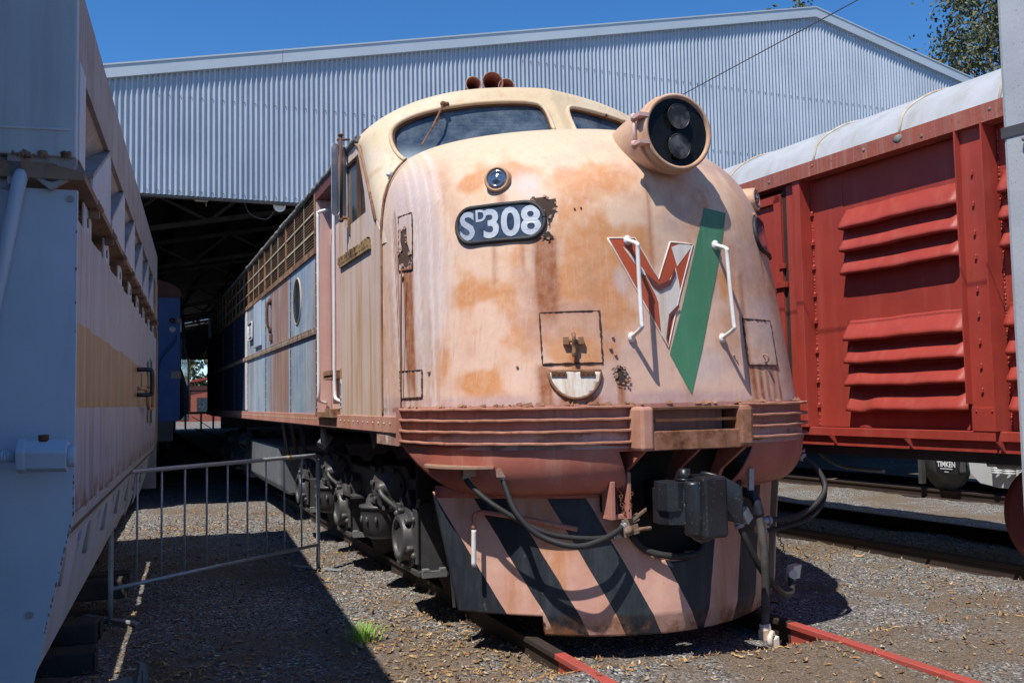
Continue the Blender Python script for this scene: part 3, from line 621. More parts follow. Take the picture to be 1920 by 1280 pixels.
patch(WHITE, .0055, 'peeled_layer', MT['vwhite'], ve); patch(WSTREAK, .0055, 'peeled_layer', MT['vwhite'], ve); patch(WTOP, .0055, 'peeled_layer', MT['vwhite'], ve)
patch(DARKCURL, .014, 'curled_edge', MT['maroon'], ve, step=.03); patch(CURL2, .012, 'curled_edge', MT['maroon'], ve, step=.03)
# --- white grab rails
for sg in (-1, 1):
    a = Vector(NS(sg*.325, 2.575)); b = Vector(NS(sg*.332, 1.970)); off = Vector((.0, -.135, 0))
    m = MB(); m.tube([a, a+Vector((0, -.05, -.012)), a+off+Vector((0, 0, -.045)), a+off+Vector((0, -.002, -.085)), (a+b)/2+off, b+off+Vector((0, -.002, .09)), b+off+Vector((0, 0, .05)), b+Vector((0, -.05, .014)), b], .0135, 8, 5)
    for p in (a, b): m.ball(p+Vector((0, -.012, 0)), .026, 10, (1, .7, 1.25))
    part(m, 'grab_rail', MT['white'])
# --- access panels, foot hole cover, torn patches
def flat_panel(poly, name, latch=None):
    p = patch(poly, .006, name, MT['nose'], step=.015, skin=True); rg = random.Random(int(poly[0][0]*1000)); rj = [rg.uniform(.003, .0085) for _ in range(90)]; outline(poly, .004, lambda t: rj[int(t*88)], 'seam', MT['peel'], p, sub=22)
    return p
def npanel():
    t = NT('faded_panel_paint'); col = t.mix(t.ramp(t.noise(3, 5, .6), .35, .68), (.56, .31, .16), (.62, .43, .31)); col = t.mix(t.math('MULTIPLY', t.ramp(t.noise(1, 5, .7, t.map((30, 30, 1.2))), .52, .72), .5), col, (.42, .2, .1))
    col = t.mix(t.ramp(t.noise(50, 3, .6), .72, .77), col, RUST); t.bump(t.noise(6, 3), .2, .01); return t.out(col, .6)
MT['nose_panel'] = npanel()
p1 = flat_panel([(-.892, 2.125), (-.526, 2.132), (-.526, 1.815), (-.892, 1.811)], 'access_panel')
p2 = flat_panel([(.53, 2.1), (.855, 2.1), (.865, 1.799), (.545, 1.799)], 'access_panel')
flat_panel([(-2.165, 1.806), (-1.829, 1.805), (-1.843, 1.627), (-2.17, 1.623)], 'access_panel')
flat_panel([(-2.068, 2.895), (-1.888, 2.898), (-1.909, 2.494), (-2.101, 2.507)], 'access_panel')
def latch(s, z, par):
    c = Vector(NS(s, z)); n = Vector(NN(s, z)); tx = Vector((0, 0, 1)).cross(n).normalized(); up = Vector((0, 0, 1)); m = MB()
    for e in (-.045, .045): m.obox(c+tx*e+n*.02, tx*.016, n*.02, up*.022)
    m.cyl(c+tx*-.06+n*.03, c+tx*.06+n*.03, .009); m.tube([c+n*.035+up*.045, c+n*.06+up*.01, c+n*.045-up*.04, c+n*.055-up*.085], .013); m.ball(c+n*.05-up*.085, .016, 8)
    part(m, 'latch', MT['crust'], par)
latch(-.70, 1.945, p1)
c = Vector(NS(.71, 1.845)); part(MB().torus(c+Vector((0, -.02, 0)), (.8, .3, .2), .024, .006), 'ring_pull', MT['crust'], p2)
SEMI = [(-.86+.315*(1-math.cos(a))/2*1.0, 1.765-.165*math.sin(a)) for a in np.linspace(0, math.pi, 17)]
sm = patch(SEMI, .018, 'foot_hole_flap', MT['white_rusty'], thick=.02, step=.04); outline(SEMI, .012, .011, 'rim', MT['crust'], sm, sub=2)
m = MB()
for s0 in (-.80, -.63):
    c = Vector(NS(s0, 1.745, .024)); n = Vector(NN(s0, 1.745)); tx = Vector((0, 0, 1)).cross(n).normalized(); m.obox(c, tx*.045, n*.004, Vector((0, 0, .014)))
    for e in (-.03, 0, .03): m.ball(c+tx*e+n*.004, .005, 6)
part(m, 'hinge', MT['rust'], sm)
PEEL1 = [(-0.909, 2.859), (-0.822, 2.863), (-0.807, 2.872), (-0.796, 2.845), (-0.748, 2.848), (-0.758, 2.784), (-0.775, 2.736), (-0.795, 2.727), (-0.800, 2.66), (-0.817, 2.738), (-0.851, 2.799), (-0.888, 2.832)]
PEEL2 = [(-0.852, 2.604), (-0.812, 2.64), (-0.775, 2.596), (-0.823, 2.588)]
HOLE = [(-0.459, 1.771), (-0.42, 1.797), (-0.389, 1.78), (-0.398, 1.743), (-0.375, 1.716), (-0.372, 1.679), (-0.416, 1.687), (-0.45, 1.694), (-0.451, 1.735)]
VPH = [(-2.035, 2.796), (-1.965, 2.8), (-1.97, 2.70), (-1.93, 2.626), (-1.907, 2.557), (-1.981, 2.521), (-2.088, 2.556), (-2.108, 2.614), (-2.037, 2.65), (-2.06, 2.72)]
def flakes(poly, name, k, r=.014, seed=1):
    o = patch(poly, .0085, name, MT['peel'], step=.03); rg = random.Random(seed); m = MB(); Q = poly+[poly[0]]
    for (a, b), (c, d) in zip(Q[:-1], Q[1:]):
        for i in range(k):
            t = rg.random(); s, z = a+(c-a)*t, b+(d-b)*t; sc = rg.uniform(.4, 1.3)*r; an = rg.uniform(0, 6.28)
            P = []
            for j in range(4):
                q = an+j*1.57+rg.uniform(-.5, .5); P.append(NS(s+sc*1.4*math.cos(q), z+sc*math.sin(q), rg.uniform(.009, .020)))
            m.add(P, [(0, 1, 2, 3)])
    part(m, 'paint_flakes', MT['flake'], o); return o
flakes(PEEL1, 'torn_patch', 1, .010, seed=3); flakes(PEEL2, 'torn_patch', 1, .008, seed=4); flakes(HOLE, 'rust_hole', 2, .012, 5); flakes(VPH, 'rust_hole', 2, .014, 6)
m = MB(); rg = random.Random(11)
for s0 in list(np.linspace(-2.15, 1.9, 190)):
    if rg.random() < (.75 if (-1.15 < s0 < -.9 or -.75 < s0 < -.35) else .22):
        s1 = s0+rg.uniform(-.01, .01); z = 1.562+rg.uniform(-.006, .006); L = rg.uniform(.006, .03)
        m.add([NS(s1-L, z-.008, .02), NS(s1+L, z-.006, .03), NS(s1+L*.7, z+rg.uniform(.004, .022), .012), NS(s1-L*.8, z+rg.uniform(.002, .015), .008)], [(0, 1, 2, 3)])
part(m, 'edge_flakes', MT['crust'])['kind'] = 'stuff'
m = MB()
for s0, z0, r0 in ((-2.045, 2.46, .018), (-1.047, 1.798, .009), (-1.745, 1.79, .014), (-.45, 1.97, .01), (-.47, 1.90, .012), (-.44, 1.86, .01), (-.64, 2.78, .007), (-.60, 2.785, .007), (.92, 2.86, .014), (.89, 2.80, .012), (.42, 1.86, .008), (.44, 1.83, .007)):
    m.ball(Vector(NS(s0, z0, .006)), r0, 8)
part(m, 'bolt_heads', MT['flake'])
# weld line between nose and cab, and the vertical joint on the flank
fil = [(-1.482, 1.58, z) for z in np.linspace(1.5, 2.9, 12)]
for z in np.linspace(2.95, 3.40, 12):
    x, y, a = ncurve(z); fil.append((-x[-1]*1.0-.002, 1.585, z))
for sg in (1, -1):
    part(MB().tube([(x*sg, y, z) for x, y, z in fil], .009, 6, 3), 'weld_seam', MT['crust'])
part(MB().tube([(-1.481, 1.095, 1.56), (-1.479, 1.09, 2.0), (-1.472, 1.085, 2.51)], .005, 6, 4), 'joint', MT['rust'])

# --- louvred anticlimber band round the nose
SE = 2.20
for zc in (1.548, 1.478, 1.408, 1.338):
    pr = [(0, .006), (.046, .008), (.052, .004), (.052, -.005), (.046, -.008), (0, -.012)]
    for sa, sb in ((-SE, -.37), (.37, SE)):
        G = []
        for s in np.linspace(sa, sb, 60):
            wob = .0012*math.sin(s*7+zc*40)+.0012*math.sin(s*29+zc*9); e = min(1, (SE-abs(s))/.10+.25)
            b = NS0(s, 1.42); n = NN(s, 1.42); n = np.array([n[0], n[1], 0])/np.hypot(n[0], n[1])
            G.append([tuple(b+n*o*e+np.array([0, 0, zc-1.42+dz+wob])) for o, dz in pr])
        part(MB().grid(G, smooth=False), 'louvre_fin', MT['fin'])
m = MB()
G = [[tuple(NS0(s, 1.45)+np.array([0, 0, z-1.45])+np.array([NN(s, 1.45)[0], NN(s, 1.45)[1], 0])*.006) for z in (1.31, 1.36, 1.45, 1.565)] for s in np.linspace(-SE-.02, SE+.02, 110)]
m.grid(G); 
for sg in (-1, 1):
    b = NS0(sg*(SE+.01), 1.45); m.box(min(b[0], b[0]+sg*.03), max(b[0], b[0]+sg*.03), b[1]-.05, b[1]+.02, 1.31, 1.565)
part(m, 'louvre_band', MT['bandpink'])
# --- rounded chin
m = MB(); G = []
for k in range(15):
    t = k/14; ins = .21*(1-math.sqrt(max(0, 1-t**2.2))); row = []
    se = SE-.02-.55*t
    for s in np.linspace(-se, se, 101):
        b = NS0(s, 1.45); n = NN(s, 1.45); n = np.array([n[0], n[1], 0])/np.hypot(n[0], n[1])
        row.append(tuple(b+n*(.012-ins)+np.array([0, 0, 1.325-.31*t-1.45])))
    G.append(row)
m.grid(G, mask=lambda i, j: not (abs(j-50) < 12 and i > 1))
part(m, 'chin', MT['chin'], thick=.012)
# --- centre buffer box
m = MB()
BX = part(MB().box(-.315, .30, -.225, -.02, 1.285, 1.40), 'buffer_beam', MT['beamrust'], bevel=.006)
part(m.box(-.40, -.315, -.235, .0, 1.285, 1.545), 'end_block', MT['boxpink'], BX, bevel=.018); part(MB().box(.285, .40, -.235, .0, 1.285, 1.545), 'end_block', MT['beamrust'], BX, bevel=.028)
part(MB().box(-.315, .30, -.222, -.02, 1.522, 1.542), 'top_strip', MT['rust'], BX, bevel=.004)
part(MB().box(-.315, .30, -.205, -.19, 1.455, 1.472), 'slot_bar', MT['rust'], BX)
part(MB().box(-.314, .299, -.07, -.06, 1.40, 1.521), 'slot_back', MT['grilleback'], BX)
for x in (-.36, .02, .35):
    part(MB().prism([(x-.012, -.20, 1.285), (x-.012, .06, 1.285), (x-.012, .25, 1.0), (x-.012, .16, .98), (x-.012, .05, 1.14)], (.024, 0, 0)), 'bracket', MT['chin'], BX)
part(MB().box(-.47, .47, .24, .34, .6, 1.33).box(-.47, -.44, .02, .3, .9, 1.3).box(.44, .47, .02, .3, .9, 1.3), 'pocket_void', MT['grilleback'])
# --- pilot plough
def pil(x, v):
    """x across at the bottom, v 0 top .. 1 bottom"""
    zb = .15 if x > -.80 else .27
    X = x*(1.352+(1.216-1.352)*v)/1.216
    z = 1.02+(zb-1.02)*v; fv = (1.02-z)/.87
    y = (.12+.36*X*X)*(1-fv)+(.02+.46*X*X)*fv
    if z < .275: y += .35*(.275-z)
    return X, y, z
NXP, NVP = 181, 70
xsP = np.linspace(-1.225, 1.225, NXP); vsP = np.linspace(0, 1, NVP)
GP = [[pil(x, v) for v in vsP] for x in xsP]
def pmask(i, j):
    X, y, z = GP[i][j]
    return not (((X-.0)**2+(z-.95)**2 < .365**2) or (abs(X) < .365 and z > .95))
m = MB(); m.grid(GP, mask=pmask); PIL = part(m, 'pilot_plough', MT['pilot'], thick=.016)
m = MB(); rim = []
for a in np.linspace(math.pi, 2*math.pi, 40):
    X, z = .365*math.cos(a), .95+.365*math.sin(a); fv = (1.02-z)/.87; rim.append((X, (.12+.36*X*X)*(1-fv)+(.02+.46*X*X)*fv, z))
rim = [(rim[0][0], rim[0][1], 1.02)]+rim+[(rim[-1][0], rim[-1][1], 1.02)]
part(MB().tube(rim, .009, 6, spline=False), 'cutout_rim', MT['pinksteel'], PIL)
m = MB(); bf = MB()
for x in np.linspace(-1.3, 1.3, 60): pass
G = [[(x, (.12+.36*x*x)-.012, z) for z in (.985, 1.06)] for x in np.linspace(-1.352, 1.352, 60)]
bf.grid([g for g in G if g[0][0] > .40]); FL = part(bf, 'bolting_flange', MT['chin'], PIL, thick=.01); part(MB().grid([g for g in G if g[0][0] < -.40]), 'bolting_flange', MT['chin'], PIL, thick=.01)
for x in (-1.22, -1.05, -.9, -.74, -.6, -.48, .5, .62, .75, .9, 1.05, 1.2):
    n = Vector((.72*x, -1, 0)).normalized(); p = Vector((x, .12+.36*x*x-.02, 1.022)); part(MB().cyl(p, p+n*.018, .024, .021, 8), 'bolt', MT['chin'], FL)
part(MB().beam((-1.20, .9, .95), (-1.1, 1.05, .28), .02, .3), 'side_gusset', MT['dark'], PIL)
# --- coupler
m = MB()
m.prism([(x, y, .875) for x, y in ((-.35, -.25), (-.36, -.33), (-.33, -.39), (-.27, -.42), (-.215, -.44), (-.19, -.40), (-.16, -.10), (-.12, .28), (.06, .28), (.06, -.2), (.0, -.25), (-.24, -.12))], (0, 0, .20))
m.prism([(x, y, .955) for x, y in ((-.345, -.26), (-.375, -.35), (-.35, -.41), (-.29, -.43), (-.22, -.42), (-.22, -.2))], (0, 0, .16))
CP = part(m, 'coupler', MT['blackgloss'], bevel=.024)
m = MB(); m.cyl((-.185, -.43, .81), (-.185, -.43, 1.12), .062, n=20); m.obox((-.095, -.455, .97), (.088, .012, 0), (-.008, .058, 0), (0, 0, .175)); m.obox((-.03, -.40, .965), (.035, 0, 0), (0, .06, 0), (0, 0, .14)); part(m, 'knuckle', MT['blackgloss'], CP, bevel=.02)
m = MB(); m.cyl((-.20, -.36, 1.10), (-.20, -.36, 1.185), .035, n=12); m.cyl((-.20, -.36, 1.12), (-.20, -.36, 1.13), .05); m.obox((-.10, -.33, 1.125), (.07, 0, 0), (0, .02, 0), (0, 0, .022)); part(m, 'pin', MT['blackgloss'], CP)
m = MB(); G_ = []
for q in np.linspace(0, 1, 9):
    yy = -.24-.15*q**.8; xx = .0+.175*q**1.3; zt_ = 1.155-.09*q**2; zb_ = .90-.05*q; G_.append([(xx, yy, zb_), (xx, yy-.004, (zt_+zb_)/2), (xx, yy, zt_)])
m.grid(G_); part(m, 'guard_arm', MT['blackgloss'], CP, thick=.045, bevel=.008)
m = MB(); m.tube([(-.15, -.38, .84), (-.12, -.40, .79), (-.08, -.40, .785), (-.05, -.38, .82)], .018); m.tube([(-.2, -.35, .86), (-.17, -.39, .80), (-.12, -.41, .77)], .014); part(m, 'lock_lifter', MT['dark'], CP)
m = MB(); m.box(-.50, -.37, .0, .1, .87, .90); m.box(-.50, -.47, -.02, .1, .87, 1.1); m.box(-.385, -.36, -.02, .1, .87, 1.15); part(m, 'draft_frame', MT['pinksteel'], CP, bevel=.004)
part(MB().tube([(-.30, .1, .75), (-.22, .05, .66), (-.05, .0, .62), (.12, .0, .63), (.2, .05, .72)], .022), 'inner_hose', MT['rubber'], CP)
# --- air hoses, cocks, chains
def coloured_hose(pts, r, name, ends=True, par=None):
    h = part(MB().tube(pts, r, 10, 8), name, MT['rubber'], par)
    if ends:
        for a, b in ((Vector(pts[0]), Vector(pts[1])), (Vector(pts[-1]), Vector(pts[-2]))):
            d = (b-a).normalized(); m = MB().cyl(a-d*.03, a+d*.04, r*1.35, n=8); m.cyl(a+d*.015, a+d*.03, r*1.7, n=12); part(m, 'hose_clamp', MT['galv'], h)
    return h
h1a, h1b = Vector((-1.27, .42, 1.155)), Vector((-1.09, .26, 1.155))
m = MB(); 
def shelf(sa, sb, z):
    out = []
    for t in np.linspace(0, 1, 9):
        q = sa+(sb-sa)*t; b = NS0(q, 1.45); n = NN(q, 1.45); n = np.array([n[0], n[1], 0])/np.hypot(n[0], n[1]); out.append((b, n, .02+.105*math.sin(math.pi*t)**.6))
    P = [tuple(b+n*w+np.array([0, 0, z-1.45])) for b, n, w in out]+[tuple(b-n*.06+np.array([0, 0, z-1.45])) for b, n, w in out[::-1]]
    return MB().prism(P, (0, 0, .014))
m = shelf(-1.80, -1.22, 1.19); m.box(-1.30, -1.22, .36, .42, 1.14, 1.19); m.box(-1.13, -1.05, .22, .28, 1.14, 1.19)
part(m, 'hose_shelf', MT['flake'])
coloured_hose([h1a, (-1.255, .37, 1.09), (-1.13, .24, .96), (-.88, .10, .81), (-.62, .03, .765), (-.42, .05, .77)], .0165, 'air_hose')
coloured_hose([h1b, (-1.08, .22, 1.07), (-1.04, .16, .93), (-.93, .08, .80), (-.74, -.02, .735), (-.54, -.02, .77), (-.38, .02, .835)], .0185, 'air_hose')
m = MB(); m.obox((-.36, .02, .80), (.05, 0, .01), (0, .03, 0), (-.006, 0, .028)); m.obox((-.36, .02, .86), (.055, 0, .02), (0, .025, 0), (-.006, 0, .022)); m.cyl((-.34, .0, .80), (-.22, .0, .805), .012, n=8); m.ball((-.38, 0, .80), .034, 10); m.obox((-.30, .0, .89), (.05, 0, .03), (0, .008, 0), (0, 0, .008))
part(m, 'brake_cock', MT['crust2'] if 'crust2' in MT else MT['white_rusty'])
def chain(pts, name, mat, r=.011):
    m = MB(); P = [Vector(p) for p in pts]; k = 0; acc = []
    for a, b in zip(P[:-1], P[1:]):
        n = max(1, int((b-a).length/(r*2.2)))
        for i in range(n): acc.append((a+(b-a)*i/n, (b-a).normalized()))
    for k, (p, d) in enumerate(acc):
        ax = d.orthogonal().normalized()
        if k % 2: ax = d.cross(ax)
        m.torus(p, ax, r, r*.3, 8, 4)
    part(m, name, mat)
chain([(-.41, .02, 1.06), (-.42, .0, .98), (-.40, .0, .88)], 'chain', MT['rust']); chain([(-.36, -.02, 1.02), (-.37, -.02, .95), (-.38, 0, .87)], 'chain', MT['rust'])
chain([(1.16, .60, .66), (1.20, .55, .50), (1.19, .55, .36)], 'chain', MT['rust'])
# right-hand hoses
hs = coloured_hose([(1.27, .42, 1.17), (1.33, .32, 1.08), (1.34, .25, .95), (1.2, .2, .84), (1.0, .16, .78), (.75, .15, .77)], .0185, 'air_hose')
coloured_hose([(1.30, .46, 1.17), (1.37, .36, 1.06), (1.36, .28, .90), (1.18, .2, .77), (.9, .18, .71), (.70, .14, .70)], .0165, 'air_hose')
m = MB().prism([(.95, .24, 1.19), (1.28, .38, 1.19), (1.42, .54, 1.19), (1.2, .6, 1.19)], (0, 0, .014)); part(m, 'hose_shelf', MT['flake'])
m = MB(); m.tube([(.50, .10, .985), (.50, -.03, .97), (.505, -.08, .93), (.51, -.10, .84)], .034, 12); part(m, 'brake_pipe_elbow', MT['blackgloss'])
m = MB(); m.obox((.505, -.03, 1.06), (.018, 0, 0), (0, .012, 0), (.004, 0, .075)); part(m, 'cock_handle', MT['galv'])
bh = part(MB().tube([(.51, -.10, .86), (.515, -.12, .7), (.52, -.13, .5), (.51, -.13, .28), (.50, -.13, .16)], .026, 12), 'brake_hose', MT['wornrubber'] if 'wornrubber' in MT else MT['rubber'])
m = MB(); m.cyl((.50, -.13, .18), (.505, -.14, .115), .034, n=12); m.torus((.525, -.16, .09), (.6, -.8, 0), .038, .018, 16, 8); m.obox((.475, -.15, .12), (.02, 0, 0), (0, .025, 0), (0, 0, .03)); m.obox((.54, -.17, .07), (.02, 0, .01), (0, .02, 0), (0, 0, .03)); part(m, 'glad_hand', MT['white_rusty'], bh)
coloured_hose([(.42, .0, .80), (.46, -.03, .68), (.58, -.02, .48), (.78, .05, .31), (.98, .2, .27), (1.10, .36, .34)], .021, 'air_hose')
m = MB(); m.obox((1.13, .36, .37), (.05, .02, .0), (0, .035, 0), (.01, 0, .045)); m.cyl((1.08, .3, .36), (1.14, .4, .37), .03); part(m, 'hose_coupling', MT['white_rusty'])
m = MB(); part(m.obox((.47, -.02, .84), (.02, 0, -.035), (0, .02, 0), (.02, 0, .02)), 'coupling_lug', MT['white_rusty']); part(MB().obox((.60, .02, .76), (.03, 0, .02), (0, .015, 0), (0, 0, .02)), 'coupling_lug', MT['white_rusty'])
# bent uncoupling lever on the left of the plough
lv = part(MB().tube([(-.62, .20, .80), (-.9, .34, .865), (-1.10, .50, .90), (-1.165, .50, .90), (-1.185, .50, .88), (-1.188, .50, .80)], .0155, 8, 4), 'uncoupling_lever', MT['pinksteel'])
part(MB().tube([(-1.188, .50, .80), (-1.19, .50, .72), (-1.192, .50, .575)], .0165, 8), 'lever_grip', MT['white'], lv)

# --- cab: windscreens, roof, sides
def yw(x, z):
    xn = min(abs(x)/1.48, 1); return 1.43+.7*(z-3.6)+.2*abs(x)+.45*(1-(1-xn**2.5)**.4)
def zr(x): return 3.722+.498*max(0, 1-min(1, abs(x)/1.48)**2.5)**.75
cols = np.sin(np.linspace(-math.pi/2, math.pi/2, 241))*1.48; G = []
for x in cols:
    zt = zr(x)-.13; row = [(x, yw(x, z), z) for z in np.linspace(2.75, zt, 46)]
    p0 = np.array([yw(x, zt), zt]); p1 = np.array([yw(x, zt+.09), zr(x)-.01]); p2 = np.array([yw(x, zt)+.42, zr(x)])
    for t in np.linspace(.12, 1, 9): q = (1-t)**2*p0+2*t*(1-t)*p1+t*t*p2; row.append((x, q[0], q[1]))
    row += [(x, y, zr(x)) for y in np.linspace(p2[0]+.15, 4.15, 8)]; G.append(row)
WIN = [(-.11, 3.40), (-.09, 3.82), (-.10, 3.95), (-.17, 4.00), (-.6, 3.975), (-.95, 3.905), (-1.17, 3.825), (-1.29, 3.74), (-1.325, 3.62), (-1.30, 3.48), (-1.24, 3.40), (-1.12, 3.36)]
def inside(x, z, poly):
    c = False; n = len(poly)
    for i in range(n):
        (a, b), (d, e) = poly[i], poly[(i+1) % n]
        if (b > z) != (e > z) and x < (d-a)*(z-b)/(e-b)+a: c = not c
    return c
def cmask(i, j):
    if j >= 46: return True
    x = (G[i][j][0]+G[i+1][j][0])/2; z = (G[i][j][2]+G[i][j+1][2])/2
    return not inside(-abs(x), z, WIN)
m = MB(); m.grid(G, mask=cmask)
P = np.array(m.v); n1 = fbm(P[:, 0]*2.2+7, P[:, 2]*2.5+P[:, 1], 91, 5); n2 = fbm(P[:, 0]*5, P[:, 2]*6+P[:, 1]*4, 93, 5)
cc = np.array((.60, .48, .32))+(n1[:, None]-.5)*np.array((.16, .18, .2)); k = sstep(n2+(3.5-P[:, 2])*.35, .50, .75)[:, None]; cc = cc*(1-k*.5)+np.array((.58, .48, .43))*k*.5
k2 = sstep(fbm(P[:, 0]*12, P[:, 2]*12+P[:, 1]*9, 95, 4), .68, .75)[:, None]; cc = cc*(1-k2*.6)+np.array((.5, .3, .16))*k2*.6
CAB = part(m, 'cab_front', MT['nose'], colors=np.concatenate([np.clip(cc, 0, 1), np.ones((len(P), 1))], 1))
for sg in (1, -1):
    dense = []; Wc = list(WIN)
    for _ in range(2): Wc = [q for (a, b), (c, d) in zip(Wc, Wc[1:]+Wc[:1]) for q in ((a*.75+c*.25, b*.75+d*.25), (a*.25+c*.75, b*.25+d*.75))]
    Q = Wc+[Wc[0]]
    for (a, b), (c, d) in zip(Q[:-1], Q[1:]):
        for k in range(2): dense.append((sg*(a+(c-a)*k/2), b+(d-b)*k/2))
    def cw(x, z, off): 
        return (x, yw(x, z)+off*.8, z-off*.55)
    dd = dense+[dense[0]]
    fr = part(MB().tube([cw(x, z, -.002) for x, z in dd], .017, 8, spline=False), 'window_frame', MT['cream'] if 'cream' in MT else MT['flake'], CAB)
    part(MB().tube([(cw(x*.985-sg*.0, z-.0, .022)) for x, z in dd], .017, 6, spline=False), 'window_seal', MT['rust'], CAB)
    bm_poly = [(x, z) for x, z in dense]
    m = MB(); tri = tessellate_polygon([[Vector((x, z, 0)) for x, z in bm_poly]]); m.add([cw(x, z, .04) for x, z in bm_poly], [tuple(t) for t in tri])
    part(m, 'windscreen', MT['wind'], CAB)
# wiper
a = Vector((-.905, yw(-.905, 3.93)-.05, 3.935)); b = Vector((-1.03, yw(-1.03, 3.70)-.035, 3.70)); c = Vector((-1.13, yw(-1.13, 3.545)-.02, 3.545))
m = MB(); m.tube([a, (a+b)/2+Vector((0, -.01, 0)), b], .009, 6); m.tube([b+(a-b)*.45+Vector((.02, 0, 0)), b, c], .0075, 6); m.ball(a, .026, 8); m.cyl(a+Vector((.04, .05, .02)), a, .016); m.ball(a+Vector((.04, .02, .01)), .02, 8)
part(m, 'wiper', MT['crust'], CAB)
m = MB(); c = Vector((-1.36, yw(-1.36, 3.30)-.004, 3.30)); m.ball(c, .045, 12, (1.1, .4, .55)); part(m, 'oval_plate', MT['galv'], CAB)
# cab sides
edge = [(yw(1.48, z), z) for z in (2.95, 3.1, 3.3, 3.5)]
outer = [(1.60, 1.50), (3.05, 1.50), (3.05, 3.70), (2.32, 3.70), (2.22, 3.62)]+edge[::-1]+[(1.60, 2.85)]
hole = [(2.84, 3.08), (2.84, 3.62), (2.30, 3.60), (2.09, 3.25), (2.05, 3.08)]
for sg in (-1, 1):
    X = sg*1.4835
    m = MB().holed([(X, a, b) for a, b in outer], [(X, a, b) for a, b in hole], (-sg*.03, 0, 0)); cs = part(m, 'cab_side', MT['cabside'] if 'cabside' in MT else MT['nose_panel'])
    part(MB().prism([(X-sg*.035, a, b) for a, b in hole], (-sg*.006, 0, 0)), 'side_window', MT['glass'], cs)
    m = MB(); m.box(min(X, X-sg*.03), max(X, X-sg*.03), 2.33, 2.345, 3.08, 3.6); part(m, 'window_bar', MT['rust'], cs)
    m = MB().tube([(X, y+.01, z) for y, z in edge]+[(X, 2.25, 3.64), (X+sg*.004, 2.36, 3.705)], .016, 6, spline=False); part(m, 'pillar_seam', MT['crust'], cs)
    if sg < 0:
        m = MB().box(X-.022, X, 1.88, 2.97, 2.765, 2.80); NPp = part(m, 'name_plate', MT['brass'], cs); m = MB(); rg = random.Random(2)
        y = 1.90
        while y < 2.93:
            w = rg.uniform(.035, .06); z1 = 2.80+rg.uniform(.045, .06)
            for q in range(rg.choice((2, 2, 3))): m.box(X-.03, X-.006, y+q*w*.42, y+q*w*.42+.012, 2.795, z1)
            m.box(X-.028, X-.006, y, y+w*.9, z1-.016 if rg.random() < .6 else 2.81, z1-.004 if rg.random() < .6 else 2.822); y += w+.018
        part(m, 'raised_letters', MT['brass'], NPp)
        part(MB().box(X-.003, X, 3.0-.03, 3.045, 1.56, 1.80), 'notice_sticker', MT['whitelet'], cs)
        part(MB().box(X-.0035, X, 3.0-.02, 3.03, 1.82, 1.90), 'notice_sticker', MT['brass'], cs)
        m = MB()
        for z0, h in ((1.575, .03), (1.62, .025)): m.box(X-.0045, X-.003, 2.985, 3.03, z0, z0+h)
        for k in range(10):
            a0 = 2*math.pi*k/10; a1 = 2*math.pi*(k+1)/10
            m.beam((X-.004, 3.007+.018*math.cos(a0), 1.72+.055*math.sin(a0)), (X-.004, 3.007+.018*math.cos(a1), 1.72+.055*math.sin(a1)), .004, .004, (1, 0, 0))
        part(m, 'notice_marks', MT['dark'], cs)
# mirror
X = -1.4835
m = MB(); m.cyl((X-.070, 2.63, 3.13), (X-.070, 2.63, 3.83), .014); m.cyl((X, 2.60, 3.80), (X-.10, 2.64, 3.80), .010); m.ball((X-.070, 2.63, 3.84), .026, 10, (1, 1, .5)); m.tube([(X-.070, 2.63, 3.135), (X-.02, 2.62, 3.135), (X-.01, 2.60, 3.10), (X, 2.60, 2.98)], .011, 6); m.ball((X-.070, 2.63, 3.12), .022, 8)
MRR = part(m, 'mirror_post', MT['rust'])
def rrb(cx, cz, w, h, r, y, th):
    return [(cx+a-cx, y, b) for a, b in rr(cx, cz, w, h, r, 5)], (0, th, 0)
pl, v = rrb(0, 3.46, .15, .60, .05, 0, .02)
m = MB(); m.prism([(X-.115+p[0]*.50, 2.63+p[0]*.3, p[2]) for p in pl], (0, .025, 0)); part(m, 'mirror', MT['mirror'], MRR, bevel=.006)
m = MB(); m.prism([(X-.035+p[0]*.32, 2.66+p[0]*.5, p[2]) for p in pl], (0, .02, 0)); part(m, 'mirror', MT['mirror'], MRR, bevel=.006)
m = MB(); P2 = [(X-.115+p[0]*.50, 2.628+p[0]*.3, p[2]) for p in pl]; m.tube(P2+[P2[0]], .005, 5, spline=False); part(m, 'mirror_rim', MT['galv'], MRR)
# door recess with steps and rails
m = MB(); m.box(-1.35, -1.30, 3.05, 4.15, 1.45, 3.70); D = part(m, 'cab_door', MT['doorpink'])
part(MB().box(-1.48, -1.33, 4.10, 4.15, 1.45, 3.70), 'door_jamb', MT['doorpink']); part(MB().box(-1.49, -1.30, 3.05, 4.15, 3.60, 3.70), 'door_head', MT['maroon'])
part(MB().box(-1.352, -1.345, 3.45, 3.475, 1.55, 3.5).box(-1.36, -1.34, 3.2, 3.45, 2.85, 3.45), 'door_window', MT['glass'], D)
part(MB().box(-1.37, -1.35, 3.25, 3.45, 2.35, 2.55).box(-1.37, -1.35, 3.28, 3.4, 1.9, 2.05), 'hinge_block', MT['maroon'], D)
m = MB().box(-1.46, -1.35, 3.3, 3.95, 1.82, 1.86); m.box(-1.47, -1.36, 3.45, 3.9, 1.86, 1.90); part(m, 'step_tread', MT['crust'])
part(MB().box(-1.53, -1.38, 3.15, 3.98, 1.475, 1.52).box(-1.53, -1.38, 3.2, 3.5, 1.52, 1.55), 'step_tread', MT['crust'])
